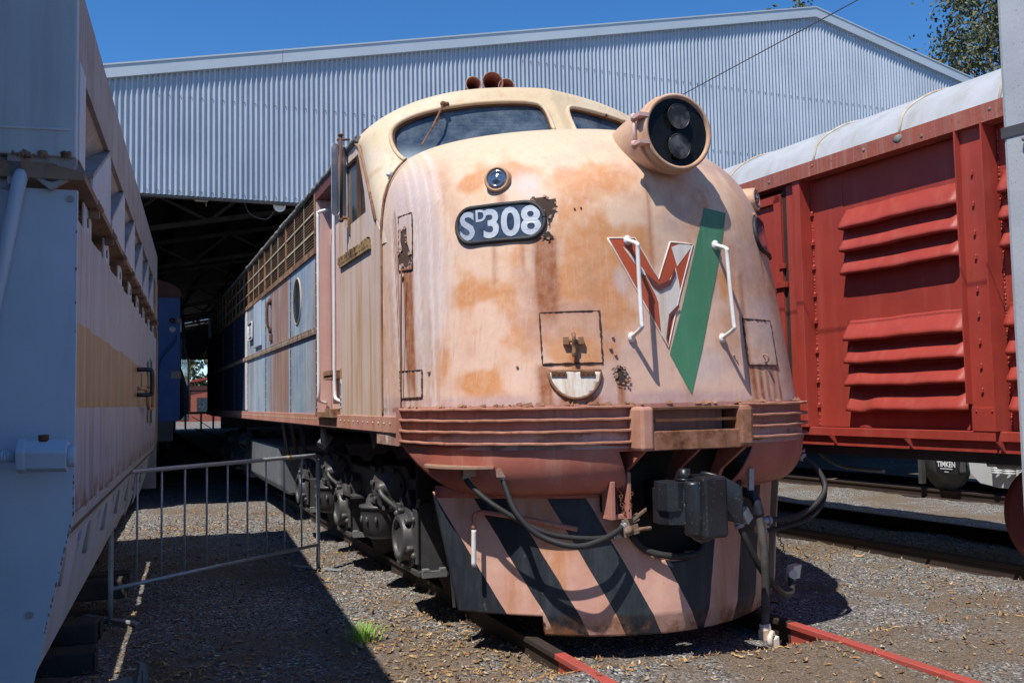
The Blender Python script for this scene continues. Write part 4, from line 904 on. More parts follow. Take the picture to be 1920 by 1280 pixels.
for y in (3.98, 3.22):
    sy = 1 if y > 3.5 else -1; m = MB().tube([(-1.40, y+.10*sy, 1.60), (-1.485, y+.05*sy, 1.63), (-1.495, y, 1.72), (-1.495, y, 2.2), (-1.495, y, 2.9), (-1.495, y, 3.40), (-1.49, y-.01, 3.45), (-1.40, y-.04*sy, 3.48)], .0155, 10, 4); part(m, 'grab_rail', MT['white'])
# body behind the cab
YE = 18.2
for sg in (-1, 1):
    X = sg*1.48
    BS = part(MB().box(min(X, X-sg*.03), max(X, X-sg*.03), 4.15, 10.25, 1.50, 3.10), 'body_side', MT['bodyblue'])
    part(MB().box(min(X, X-sg*.03), max(X, X-sg*.03), 10.252, YE, 1.50, 3.10), 'body_side', MT['shadenavy'])  # rear part coloured darker to stand in for the shade in the shed
    if sg < 0:
        m = MB(); rv = MB()
        for y in (4.17, 5.75, 7.85, 9.93, 12., 14.1, 16.1):
            part(MB().box(X-.006, X, y-.016, y+.016, 1.5, 3.1), 'panel_joint', MT['rust'], BS)
            for z in np.arange(1.56, 3.08, .11): rv.ball((X-.006, y-.03, z), .009, 6, (.6, 1, 1)); 
        m = MB(); m.box(X-.022, X, 4.16, YE, 2.28, 2.345); part(m, 'belt_rail', MT['crust2'] if 'crust2' in MT else MT['crust'], BS)
        for y in np.arange(4.25, 12, .14): rv.ball((X-.022, y, 2.31), .008, 6)
        for y in np.arange(1.35, 12, .165): rv.ball((X-.012, y, 1.45), .0085, 6)
        part(rv, 'rivets', MT['bar'], BS)
        ph = part(MB().lathe((X, 5.28, 2.72), (-1, 0, 0), [(0, .262), (.010, .258), (.014, .25), (.01, .243)], 36), 'porthole', MT['bar'], BS)
        part(MB().lathe((X, 5.28, 2.72), (-1, 0, 0), [(.006, .001), (.006, .25)], 30), 'porthole_glass', MT['glass'], BS)
        nb = part(MB().box(X-.03, X, 9.12, 9.62, 2.56, 2.83), 'number_plate', MT['dark'], BS, bevel=.01)
        vs, fs = text_mesh('S308', .235, .008); m = MB(); m.add([(X-.034, 9.37-v.x*.88, 2.612+v.y) for v in vs], fs)
        o = rr(9.37, 2.695, .49, .26, .03, 4); pts = [(X-.032, a, b) for a, b in o]; m.tube(pts+[pts[0]], .009, 5, spline=False); part(m, 'numerals', MT['whitelet'], BS)
        part(MB().box(X-.03, X, 8.25, 8.95, 2.42, 3.05), 'patch_plate', MT['hopblue'], BS, bevel=.006)
        m = MB(); m.tube([(X, 7.3, 2.92), (X-.05, 7.3, 2.9), (X-.05, 7.3, 2.62), (X, 7.3, 2.58)], .016, 6); m.ball((X-.02, 7.32, 2.93), .05, 8, (.5, 1, 1)); m.ball((X-.02, 7.32, 2.56), .05, 8, (.5, 1, 1)); m.box(X-.02, X, 7.2, 7.4, 2.42, 2.5); part(m, 'door_latch', MT['rust'], BS)
        part(MB().box(X-.012, X, 9.97, 10.22, 1.52, 3.05), 'pale_strip', MT['white'], BS)
    # grilles
    nm = 7 if sg < 0 else 3; y = 4.20
    for k in range(nm):
        y0, y1 = y+.03, y+1.86; GR = part(MB().box(min(X-sg*.06, X-sg*.05), max(X-sg*.06, X-sg*.05), y0-.03, y1+.03, 3.08, 3.72), 'air_grille', MT['grilleback'])
        m = MB(); zz = 3.14
        while zz < 3.70: m.obox((X-sg*.02, (y0+y1)/2, zz), (.016, 0, sg*-.009), (0, (y1-y0)/2, 0), (0, 0, .004)); zz += .030
        part(m, 'slats', MT['slat'], GR)
        m = MB()
        for z in (3.31, 3.505): m.box(min(X, X+sg*.006), max(X, X+sg*.006), y0, y1, z-.009, z+.009)
        for q in (1, 2): yy = y0+(y1-y0)*q/3; m.box(min(X, X+sg*.005), max(X, X+sg*.005), yy-.008, yy+.008, 3.12, 3.71)
        part(m, 'grille_bars', MT['bar'], GR)
        m = MB(); m.box(min(X-.01, X+.01), max(X-.01, X+.01), y0-.045, y0-.005, 3.08, 3.73); part(m, 'grille_post', MT['crust'], GR); y += 1.87
    part(MB().box(min(X-.02, X+.012), max(X-.02, X+.012), 4.15, YE, 3.075, 3.13), 'grille_sill', MT['crust'])
    m = MB(); rg = random.Random(5); pts = []; y = 2.3
    while y < YE: pts.append((X+sg*.004, y, 3.725+rg.uniform(-.006, .008))); y += .07
    rr_ = [rg.uniform(.022, .038) for _ in range(500)]; part(m.tube(pts, lambda t: rr_[int(t*499)], 6, spline=False), 'roof_edge', MT['lichen'])
    # sill
    m = MB().box(min(X+sg*.01, X-sg*.08), max(X+sg*.01, X-sg*.08), 1.12, YE, 1.385, 1.50); part(m, 'side_sill', MT['sill'], bevel=.004)
G = [[(x, y, zr(x)) for y in (4.15, 8, 13, YE)] for x in 1.48*np.sin(np.linspace(-math.pi/2, math.pi/2, 41))]; part(MB().grid(G), 'roof', MT['hopdust'])
part(MB().box(-1.46, 1.46, YE-.05, YE, 1.4, 3.7), 'rear_end', MT['bodyblue'])
part(MB().box(-1.42, 1.42, 1.3, YE-.1, 1.36, 1.44), 'underframe', MT['dark']); part(MB().box(-1.28, 1.28, 2.9, 3.0, 1.5, 4.0), 'cab_bulkhead', MT['maroon'])
part(MB().box(-1.25, 1.25, 1.5, 1.56, .9, 1.4), 'inner_beam', MT['grilleback'])
# horns
HB = part(MB().cyl((-.42, 3.0, 4.26), (.3, 3.0, 4.32), .02).cyl((-.2, 3.0, 4.15), (-.2, 3.0, 4.33), .03), 'horn_mount', MT['dark'])
for x, z, r in ((-.31, 4.45, .070), (-.125, 4.49, .095), (.01, 4.465, .074)):
    m = MB().lathe((x+.03, 3.25, z-.02), (-.12, -1, -.02), [(0, .02), (.2, .022), (.38, .03), (.5, r*.65), (.58, r*.95), (.60, r), (.598, r*.9), (.5, r*.55)], 24); part(m, 'horn', MT['horn'], HB)
    part(MB().torus(Vector((x+.03, 3.25, z-.02))+Vector((-.12, -1, -.02)).normalized()*.60, (-.12, -1, -.02), r, .005, 24, 5), 'horn_rim', MT['flake'], HB)

# --- bogies
def bogie(y0):
    B = part(MB().prism([(-1.12, y0-1.1, .62), (-1.12, y0-1.1, .80), (-1.12, y0-.6, 1.0), (-1.12, y0+5.2, 1.0), (-1.12, y0+5.6, .8), (-1.12, y0+5.6, .62), (-1.12, y0+4.9, .72), (-1.12, y0-.4, .72)], (.16, 0, 0)).box(.96, 1.12, y0-1, y0+5.6, .7, 1.0).box(-1, 1, y0+1.1, y0+1.3, .6, .95).box(-1, 1, y0+3.2, y0+3.5, .6, .95).box(-1, 1, y0-1.1, y0-.9, .6, .85), 'bogie', MT['dark'], bevel=.02)
    for i, ya in enumerate((y0, y0+2.25, y0+4.5)):
        m = MB()
        for sx in (-.83, .83): m.lathe((sx-.065, ya, .6), (1, 0, 0), [(0, .001), (0, .40), (.0, .49), (.10, .485), (.13, .52), (.135, .35), (.135, .001)], 32)
        m.cyl((-.8, ya, .6), (.8, ya, .6), .09); part(m, 'wheelset', MT['darkrust'], B)
        m = MB(); A = Vector((-1.0, ya, .585)); d = Vector((-1, 0, 0))
        m.lathe(A, d, [(0, .235), (.12, .235), (.13, .22), (.20, .21), (.21, .235), (.24, .23), (.25, .18), (.31, .17), (.315, .13), (.285, .12), (.28, .001)], 22)
        for k in range(6):
            t = math.pi*2*k/6+.3; p = A+Vector((-.245, math.cos(t)*.20, math.sin(t)*.20)); m.cyl(p, p+d*.05, .028, n=6)
        for sy in (-1, 1): m.box(-1.22, -1.02, ya+sy*.23-.035, ya+sy*.23+.035, .36, .86); m.obox((-1.235, ya+sy*.23, .62), (.012, 0, 0), (0, .05, 0), (0, 0, .2)); 
        for sy in (-1, 1):
            for z in (.48, .74): m.ball((-1.25, ya+sy*.23, z), .028, 8)
        m.box(-1.24, -.98, ya-.30, ya+.30, .335, .375); m.obox((-1.14, ya-.12, .83), (.05, 0, 0), (0, .03, .03), (0, -.06, .07)); m.obox((-1.14, ya+.12, .83), (.05, 0, 0), (0, .03, -.03), (0, .06, .07))
        part(m, 'axle_box', MT['dark'], B, bevel=.008)
        part(MB().box(-1.22, -1.04, ya-.36, ya-.31, .335, .38).box(-1.22, -1.17, ya-.36, ya-.31, .38, .40).box(-1.09, -1.04, ya-.36, ya-.31, .38, .40), 'pedestal_foot', MT['galvdark'], B, bevel=.004)
    for ya in (y0+.98, y0+3.1):
        m = MB(); m.lathe((-1.14, ya+.12, .44), (0, 0, 1), [(0, .001), (.0, .12), (.03, .16), (.20, .19), (.25, .19), (.26, .205), (.28, .205), (.285, .15), (.34, .14), (.34, .001)], 20)
        for k in range(5):
            t = math.pi+(k-2)*.5; p = Vector((-1.14+.185*math.cos(t), ya+.12+.185*math.sin(t), .60)); m.ball(p, .03, 8, (.6, .6, 1.2))
        part(m, 'spring_seat', MT['dark'], B)
        m = MB(); c = Vector((-1.12, ya-.34, .90)); d = Vector((-.86, -.50, .05)).normalized()
        m.lathe(c, d, [(-.16, .165), (.05, .17), (.09, .185), (.13, .185), (.135, .16), (.15, .11), (.19, .055), (.23, .04), (.24, .001)], 24); a = d.orthogonal().normalized(); b = d.cross(a)
        for k in range(7): p = c+d*.13+(a*math.cos(k*.9)+b*math.sin(k*.9))*.158; m.cyl(p, p+d*.035, .02, n=6)
        q_ = Vector((.5, -.86, 0)); m.prism([c+d*.11+Vector((0, 0, .19)), c+d*.11+q_*.20+Vector((0, 0, .17)), c+d*.11+q_*.36+Vector((0, 0, -.22)), c+d*.11+q_*.24+Vector((0, 0, -.28)), c+d*.11+Vector((0, 0, -.15))], d*-.035)
        m.tube([c+d*.22, c+d*.24+q_*.06+Vector((0, 0, -.06)), c+d*.18+q_*.20+Vector((0, 0, -.18)), c+d*.16+q_*.26+Vector((0, 0, -.24))], .02, 8); m.ball(c+d*.2, .05, 10)
        part(m, 'brake_cylinder', MT['dark'], B)
        m = MB(); m.obox((-1.12, ya+.32, 1.0), (.06, 0, 0), (0, .10, 0), (0, 0, .035)); m.tube([(-1.14, ya-.25, .8), (-1.2, ya-.2, .78), (-1.25, ya+.0, .76), (-1.24, ya+.2, .78), (-1.18, ya+.26, .8)], .018, 6); part(m, 'brake_rigging', MT['dark'], B)
        m = MB(); m.box(-1.3, -1.08, ya+.72, ya+1.0, .72, .74); m.box(-1.3, -1.29, ya+.72, ya+1.0, .72, .78); part(m, 'bracket', MT['dark'], B)
    return B
bogie(1.85); bogie(12.2)
FT = part(MB().prism([(-1.30, 8.0, 1.02), (-1.30, 8.0, .50), (-1.15, 8.0, .36), (1.15, 8.0, .36), (1.3, 8, .5), (1.3, 8, 1.02)], (0, 3.1, 0)), 'fuel_tank', MT['tank'] if 'tank' in MT else MT['dark'], bevel=.03)
part(MB().cyl((-1.32, 4.35, 1.28), (-1.42, 4.30, 1.18), .05).cyl((-1.40, 4.25, 1.36), (-1.40, 4.25, 1.22), .03), 'sand_pipe', MT['galv'])
part(MB().prism([(-1.3, 2.5, 1.38), (-1.3, 2.75, 1.38), (-1.3, 2.66, 1.22), (-1.3, 2.56, 1.22)], (.12, 0, 0)), 'lug', MT['dark'])
for y in (6.2, 6.9, 7.6): part(MB().beam((-1.3, y, 1.38), (-1.2, y+.15, .9), .04, .04), 'pipe_hanger', MT['dark'])

# ------------------------------------------------------------------ pale hopper wagon on the left (local frame: side x=0, y along the track)
HOP = thing('hopper_wagon', 'pale blue grey hopper wagon with ochre stripe standing beside the locomotive', 'hopper wagon', HOP_O, HOP_R)
HL_, HW = 7.22, 2.84
m = MB()   # end: upper box and lower plate
m.box(-HW, 0, -.03, .04, 2.555, 3.30); EU = m.build('end_sheet', MT['hopgrey'], HOP, bevel=.006)
m = MB().prism([(-.0, .03, 2.44), (.0, .03, 1.20), (-.13, .03, .59), (-.24, .03, .20), (-2.6, .03, .20), (-2.71, .03, .59), (-2.84, .03, 1.2), (-2.84, .03, 2.44)], (0, .03, 0)); m.build('end_plate', MT['hopblue'], HOP)
m = MB().tube([(-.19, -.0, 2.49), (-.20, -.02, 2.42), (-.255, -.03, 2.07), (-.42, -.03, 1.1)], .026, 10); m.build('end_pipe', MT['hopblue'], HOP)
m = MB().box(-.235, -.19, -.02, .02, 2.44, 2.56); m.prism([(-.16, -.01, 2.555), (-.14, -.01, 2.47), (-.09, -.01, 2.43), (-.03, -.01, 2.47), (.0, -.01, 2.53), (.0, -.01, 2.555)], (0, .03, 0)); m.build('lifting_bracket', MT['hopdust'], HOP)
MB().box(-2.8, -.20, .03, .06, 2.43, 2.57).build('end_rail', MT['hopblue'], HOP)
MB().lathe((-.085, -.012, 2.495), (0, -1, 0), [(0, .036), (.003, .034), (.003, .001)], 18).build('bracket_hole', MT['dark'], HOP)
m = MB(); m.cyl((-.8, -.11, 1.43), (-.17, -.11, 1.43), .021)
for k in range(26): m.torus((-.44+k*.010, -.11, 1.43), (1, 0, 0), .021, .0035, 12, 4)
TR = m.build('threaded_rod', MT['hopblue'], HOP)
m = MB(); m.cyl((-.155, -.11, 1.43), (-.005, -.11, 1.425), .062, n=6, smooth=False); m.cyl((-.17, -.11, 1.43), (-.14, -.11, 1.43), .066, n=6, smooth=False); m.cyl((-.005, -.11, 1.425), (.02, -.11, 1.425), .04); m.build('hex_nut', MT['hopblue'], TR, bevel=.004)
MB().cyl((-.085, -.12, 1.48), (-.085, -.12, 1.505), .018).build('grease_nipple', MT['rust'], TR)
m = MB()
for p in ((-.024, 2.405), (-.145, .835), (-.6, 2.2), (-.6, 1.1)): m.cyl((p[0], .03, p[1]), (p[0], .022, p[1]), .013, n=12)
m.build('rivet_heads', MT['hopdust'], HOP)
MB().tube([(-.02, -.031, 2.66), (-1.2, -.031, 2.63)], .006, 6).build('weld_seam', MT['hopgrey'], HOP)
rg = random.Random(21); m = MB()
for k in range(70):
    x = rg.choice((-.02-rg.random()*.03, -.10-abs(rg.gauss(0, .02)), -.185+rg.gauss(0, .012))); m.ball((x, -.03+rg.gauss(0, .004), 2.557+rg.uniform(-.004, .012)), rg.uniform(.004, .011), 6)
m.build('rust_clumps', MT['hoprust'], HOP)['kind'] = 'stuff'
m = MB()
for k in range(45):
    z = rg.choice((rg.uniform(.7, 1.5), rg.gauss(1.15, .1), rg.uniform(.7, 2.4))); x = 0 if z > 1.2 else -.13*(1.2-z)/.61; m.ball((x-.002, .03, z), rg.uniform(.002, .006), 6, (.7, .5, 1.6))
m.build('edge_rust', MT['hoprust'], HOP)['kind'] = 'stuff'
# upper side: top band, sloping sheet, upright gussets
SD = MB().box(-.03, 0, .02, HL_, 2.93, 3.27); 
SD.add([(-.012, .04, 2.95), (-.012, HL_, 2.95), (-.26, HL_, 2.50), (-.26, .04, 2.50)], [(0, 1, 2, 3)])
SD.build('upper_side', MT['hopdust'], HOP)
MB().box(-.004, .006, .03, .22, 2.56, 2.95).build('gusset', MT['hopblue'], HOP, bevel=.003)
for k in range(7):
    y = .62+k*.97; MB().prism([(.002, y, 2.50), (.002, y+.74, 2.50), (.002, y+.80, 2.56), (.002, y+.80, 2.90), (.002, y+.74, 2.93), (.002, y-.08, 2.62), (.002, y-.08, 2.50)], (-.008, 0, 0)).build('gusset', MT['hopblue'], HOP)
    MB().prism([(.004, y-.08, 2.605), (.004, y+.76, 2.935), (.004, y+.76, 2.955), (.004, y-.08, 2.625)], (-.14, 0, 0)).build('gusset_brace', MT['hopdust'], HOP)
m = MB(); m.prism([(.03, -.02, 2.47), (.03, -.02, 2.50), (-.1, -.02, 2.53), (-.3, -.02, 2.53), (-.3, -.02, 2.47)], (0, HL_-.4, 0)); LG = m.build('ledge', MT['hoprust'], HOP)
for k in range(9): y = .55+k*.72; m = MB(); m.obox((.01, y, 2.47), (.02, 0, 0), (0, .018, 0), (0, 0, .04)); m.cyl((.03, y-.06, 2.475), (.03, y+.06, 2.48), .014); m.build('ledge_bracket', MT['hoprust'], LG)
# lower side: ribbed sheet with tabs, door gap
ys = []; y = .03
prof = [(0, 0), (.05, -.005), (.20, -.007), (.36, -.004), (.42, 0), (.44, .004), (.46, 0)]
G = []
while y < HL_-.1:
    for dy, dx in prof[:-1]: ys.append((y+dy, dx))
    y += .46
G = [[(dx, yy, z) for z in (1.19, 1.5, 1.6, 1.95, 2.34)] for yy, dx in ys if not (3.74 < yy < 3.86)]
MB().grid(G, smooth=True).build('side_panel', MT['panel'], HOP); MB().box(-.11, -.10, .08, HL_-.1, 2.2, 2.5).build('ledge_void', MT['dark'], HOP)
MB().box(-.06, -.04, 3.6, 4.0, 1.2, 2.45).build('door_gap', MT['dark'], HOP)
for k in range(8): y = .35+k*.87; m = MB(); m.prism([(-.012, y, 2.30), (-.012, y+.3, 2.30), (-.012, y+.3, 2.42), (-.012, y+.26, 2.46), (-.012, y, 2.46)], (-.006, 0, 0)); TB = m.build('top_tab', MT['hopblue'], HOP); MB().cyl((-.012, y+.15, 2.40), (-.008, y+.15, 2.40), .022, n=12).build('tab_hole', MT['dark'], TB)
m = MB().tube([(.0, 3.70, 1.88), (.09, 3.72, 1.88), (.11, 3.72, 1.85), (.11, 3.72, 1.72), (.09, 3.72, 1.69), (.0, 3.70, 1.69)], .017, 8, 4); m.build('door_handle', MT['blackgloss'], HOP)
m = MB().tube([(.0, 3.9, 1.74), (.05, 4.1, 1.73), (.06, 4.2, 1.60), (.06, 4.9, 1.58), (.06, 4.95, 1.62), (.06, 4.95, 1.75), (.0, 4.95, 1.78)], .014, 8, 4); m.build('door_handle', MT['tan'], HOP); MB().box(.0, .012, 4.2, 5.0, 1.74, 1.87).build('ochre_tab', MT['tan'], HOP)
for k, (z0, z1) in enumerate(((1.72, 2.02), (1.66, 2.06), (1.74, 2.05), (1.45, 1.62), (1.42, 1.6), (1.44, 1.56))): MB().box(.003, .006, 5.3+.32*(k % 3), 5.42+.32*(k % 3), z0, z1).build('stencil_mark', MT['dark'], HOP)
MB().box(-.02, .012, 6.5, 7.0, 2.45, 2.9).build('ochre_end', MT['tan'], HOP); MB().box(-.03, .01, HL_-.12, HL_-.02, 1.2, 2.45).build('ochre_end', MT['tan'], HOP)
# tucked-under skirt with slots
m = MB(); m.add([(0, .07, 1.20), (0, HL_, 1.20), (-.08, HL_, 1.02), (-.08, .07, 1.02)], [(0, 1, 2, 3)])
for k in range(8):
    y = .085+k*.9; MB().prism([(-.055, y, 1.12), (-.055, y+.74, 1.12), (-.10, y+.74, .86), (-.135, y+.02, .70)], (-.01, 0, 0)).build('skirt_plate', MT['hopblue'], HOP)
SKT = m.build('skirt', MT['hopblue'], HOP)
m = MB(); m.prism([(-.085, .075, .98), (-.085, HL_, .98), (-.13, HL_, .80), (-.135, 5.2, .78), (-.135, .075, .60)], (-.012, 0, 0)); m.build('sill_channel', MT['hopgrey'], HOP)
for k in range(7):
    y = .34+k*.9; P = [(-.079-.12*(1.09-z-.03), y+a, z) for a, z in [(.035*math.cos(q), .96+(.045 if q < math.pi else -.045)+.035*math.sin(q)) for q in np.linspace(0, 2*math.pi, 15)[:-1]]]
    MB().prism(P, (.02, 0, .0)).build('slot', MT['hopdust'], SKT)
# far side, floor in two halves leaving a slot, dark gear below
MB().box(-HW, -HW+.03, .02, HL_, .7, 3.27).build('far_side', MT['hopblue'], HOP)
MB().box(-HW, 0, HL_-.04, HL_, .7, 3.27).build('rear_end', MT['hopdust'], HOP)
m = MB(); zf = 1.10
m.box(-HW+.03, -.565, .06, HL_-.05, zf, zf+.02); m.box(-.527, -.035, .06, HL_-.05, zf, zf+.02)
for y, w in ((.06, 1.0), (3.35, .25), (4.35, .12), (6.1, 1.0)): m.box(-.57, -.52, y, y+w, zf, zf+.02)
m.build('floor', MT['dark'], HOP)
m = MB().box(-2.3, -.9, .3, HL_-.2, .62, 1.05)
for y in (.9, 2.7, 4.6, 6.3):
    for x in (-.58, -2.26): m.lathe((x-.06, y, .56), (1, 0, 0), [(0, .001), (0, .44), (.12, .44), (.12, .001)], 26)
m.build('running_gear', MT['dark'], HOP)
# unseen tall van, added left of the camera to shade the hopper's end
CV = thing('added_shading_van', 'unseen tall covered van added to shade the end of the pale hopper wagon', 'covered van', (HOP_O[0]-.28, HOP_O[1]-.47, 0), HOP_R)
m = MB().box(-2.6, -.02, -9.5, 0, 1.05, 4.2); m.prism([(-2.6, -9.5, 4.2), (-.02, -9.5, 4.2), (-.2, -9.5, 4.5), (-1.3, -9.5, 4.75), (-2.4, -9.5, 4.5)], (0, 9.5, 0)); m.build('body', MT['hopblue'], CV, bevel=.02)
m = MB()
for k in range(10): m.box(-.02, .02, -9.4+k*1.03, -9.32+k*1.03, 1.05, 4.2)
m.build('side_ribs', MT['hopblue'], CV)
m = MB()
for y in (-8.5, -6.9, -2.6, -1.):
    for x in (-.5, -2.17): m.lathe((x-.06, y, .57), (1, 0, 0), [(0, .001), (0, .44), (.12, .44), (.12, .001)], 24)
m.box(-2.4, -.3, -9.4, -.1, .7, 1.05); m.build('running_gear', MT['dark'], CV)
# sleepers and timber at the foot of the hopper
for k, (y, x, z, yaw) in enumerate(((.35, -.36, .0, .1), (1.05, -.28, .02, -.05), (1.75, -.34, .0, .04), (2.5, -.26, .0, .02), (3.3, -.3, .02, -.06), (4.2, -.2, .12, .05), (5.2, -.25, .02, 0))):
    t = thing('sleeper', 'dark old timber sleeper end poking out under the pale hopper wagon', 'sleeper', HOP_O, HOP_R, 'sleeper ends under the hopper wagon')
    c = math.cos(yaw); s_ = math.sin(yaw); MB().obox((x-.9, y, z+.05), (1.0*c, 1.0*s_, 0), (-.11*s_, .11*c, 0), (0, 0, .07)).build('timber', MT['sleeper'], t, bevel=.012)
    MB().obox((x+.11*c, y+.11*s_, z+.05), (.004, 0, 0), (0, .095, 0), (0, 0, .058)).build('end_grain', MT['sleeper'], t)
t = thing('timber_offcut', 'split grey timber offcut standing beside the round log at lower left', 'timber', (-3.13, .53, 0), .3)
m = MB(); m.prism([(-.03, -.03, -.03), (.075, -.03, -.03), (.045, -.03, .21), (.012, -.03, .22)], (0, .05, .0)); m.build('timber', MT['wood'], t, bevel=.004); MB().box(.02, .026, -.034, -.028, 0, .18).build('crack', MT['dark'], t)
t = thing('log', 'short round grey log lying on the ground at lower left', 'log', (-3.26, .55, .05), .2)
MB().lathe((-.18, 0, 0), (1, 0, .08), [(0, .001), (0, .06), (.01, .066), (.28, .07), (.30, .062), (.302, .001)], 20).build('wood', MT['wood'], t); MB().torus((.121, 0, .025), (1, 0, .08), .03, .003, 16, 4).build('growth_ring', MT['dark'], t)

# ------------------------------------------------------------------ red louvred van (local frame: side x=0)
RV = thing('louvre_van', 'oxide red louvred van with white curved roof standing right of the locomotive', 'louvre van', VAN_O, VAN_R)
VW, VY0, VY1 = 2.8, -6.5, 7.4
m = MB().box(.125, VW-.05, VY0, VY1, 1.12, 3.85); m.build('body', MT['vanred'], RV)
G = []
for x in np.linspace(0, 1, 41):
    X = -.05+x*(VW+.10); e = min(1, abs(X-VW/2)/(VW/2+.05)); G.append([(X, y, 3.915+.58*(1-e**2.4)**.55) for y in np.linspace(VY0-.1, VY1+.1, 14)])
RF = MB().grid(G).build('roof', MT['roofwhite'], RV)
for y in (-3.3, -2.02, -1.02, .05, 1.4, 2.6):
    pts = [(g[0][0], y+(.02*math.sin(i)), g[0][2]+.006) for i, g in enumerate(G[:30])]; MB().tube(pts, .013, 6, spline=False).build('roof_seam', MT['roofseam'], RF)
m = MB(); m.prism([(-.070, VY0-.1, 3.785), (-.070, VY0-.1, 3.935), (-.01, VY0-.1, 3.95), (.0, VY0-.1, 3.80), (.06, VY0-.1, 3.79), (.06, VY0-.1, 3.775)], (0, VY1-VY0+.2, 0)); GT = m.build('gutter', MT['gutter'], RV)
m = MB(); rg = random.Random(3)
for k in range(16): m.ball((-.072, VY0+.3+k*.62+rg.uniform(-.1, .1), 3.86+rg.uniform(-.03, .03)), rg.uniform(.010, .018), 8, (.4, 1, 1))
m.ball((-.066, -1.02, 3.875), .05, 10, (.3, 1.2, .8)); m.build('gutter_bolts', MT['lichen'], GT)
m = MB().box(-.022, .055, VY0, VY1, 1.195, 1.275); m.build('bottom_rail', MT['vanred'], RV, bevel=.005); MB().box(.015, .06, VY0, VY1, 1.10, 1.194).build('sill', MT['vanred'], RV, bevel=.003)
for k in range(8):
    y = -6.4+k*.905+.0; MB().prism([(.014, y, 1.195), (-.085, y, 1.195), (.014, y, 1.105)], (0, .018, 0)).build('sill_bracket', MT['vanred'], RV)
def vpost(y0, y1):
    P_ = MB().box(-.012, .124, y0, y1, 1.275, 3.80).build('body_post', MT['vanred'], RV); MB().box(-.075, -.012, y1-.014, y1, 1.5, 3.79).box(-.075, -.012, y0, y0+.014, 1.28, 3.79).build('post_flange', MT['vanred'], P_)
    MB().box(-.028, -.012, y0+.015, y1-.015, 1.275, 1.47).build('foot_plate', MT['vanred'], P_, bevel=.004)
    m = MB()
    for z in (1.46, 1.62, 1.82, 2.02, 2.24, 2.45, 2.72, 2.92, 3.16, 3.42): m.ball((-.018, (y0+y1)/2+.015, z), .011, 6); m.box(-.03, -.012, (y0+y1)/2+.006, (y0+y1)/2+.024, z-.03, z-.004)
    for yy in (y0+.06, y1-.06): m.ball((-.03, yy, 1.44), .009, 6)
    m.build('post_bolts', MT['vanred'], P_)['kind'] = 'stuff'
    w = MB(); rg = random.Random(int(y0*100)); z = 1.3
    while z < 3.75: w.ball((.100, y0-.012, z), rg.uniform(.006, .011), 6, (1, 1, 1.8)); z += rg.uniform(.018, .04)
    w.build('weld_beads', MT['vanred'], P_)
vpost(-1.865, -1.60); vpost(-4.3, -4.05)
m = MB().box(-.05, .124, .26, .36, 1.275, 3.80).box(-.012, .124, .36, .50, 1.275, 3.80); CPST = m.build('corner_post', MT['vanred'], RV, bevel=.004)
m = MB(); rg = random.Random(8); z = 1.3
while z < 3.75:
    m.ball((.098, .245, z), rg.uniform(.006, .012), 6, (1, 1, 1.8)); z += rg.uniform(.018, .04)
for z in (1.5, 1.75, 2.05, 2.35, 2.62, 2.9, 3.15, 3.45): m.ball((.085, .235, z), .02, 6); m.box(.07, .11, .22, .25, z-.03, z)
m.build('weld_beads', MT['vanred'], CPST)
DR = MB().box(.0, .05, .56, 3.3, 1.3, 3.72).build('sliding_door', MT['vanred'], RV)
m = MB().box(-.035, .0, .56, .67, 1.3, 3.70).box(-.035, 0, .56, 3.3, 3.62, 3.70); m.build('door_edge', MT['vanred'], DR, bevel=.004); MB().box(-.06, -.02, .5, .68, 2.72, 2.78).box(-.05, -.02, .52, .60, 2.92, 2.97).build('door_catch', MT['vanred'], DR)
MB().box(-.008, .04, .505, .555, 1.3, 3.78).build('door_gap', MT['darkrust'], RV)
MB().box(.10, .124, -.17, .26, 1.28, 3.79).build('flat_panel', MT['vanred'], RV)
# pressed louvres
def louvre(par, y0, y1, zt, h, seed, dent=0):
    FA, FB, FC = [], [], []; n = 61; dp = .115
    for i in range(n):
        t = i/(n-1); y = y0+(y1-y0)*t; e = min(1, t/.075, (1-t)/.012); w = .004*math.sin(t*9+seed)+.002*math.sin(t*23+seed*2)
        dd = dent*math.exp(-((t-.86)/.10)**2); zz = lambda f: zt-h*f+w-.02*dd*f; X_ = lambda f: LX-dp*f*e+.05*dd*f
        LX = .104; FA.append([(X_(f), y, zz(g)) for f, g in ((0, 0), (.5, .40), (.93, .76))]); FB.append([(X_(f), y, zz(g)) for f, g in ((.93, .76), (1, .85), (1, .92), (.93, .985), (.80, 1.0))]); FC.append([(X_(.80), y, zz(1.)), (LX, y, zz(.93))])
    m = MB(); m.grid(FA); m.grid(FB); m.grid(FC); return m.build('louvre', MT['vanred'], par)
for (pa, pb) in ((-1.595, -.17), (-4.03, -1.88), (-6.4, -4.33)):
    PN = MB().box(.105, .124, pa, pb, 1.28, 3.79).build('louvred_panel', MT['vanred'], RV)
    for i, (zt, h) in enumerate(((3.40, .205), (3.165, .195), (2.94, .195))): louvre(PN, pa+.012, pb-.012, zt, h, i+int(pa*10))
    for i, (zt, h) in enumerate(((2.31, .205), (2.07, .185), (1.855, .185), (1.635, .195))): louvre(PN, pa+.012, pb-.012, zt, h, i+7+int(pa*10), 1.0 if i == 3 else .35 if i == 1 else 0)
m = MB()
m.box(.15, VW-.15, VY0+.1, VY1-.1, 1.0, 1.13); UF = m.build('underframe', MT['dark'], RV)
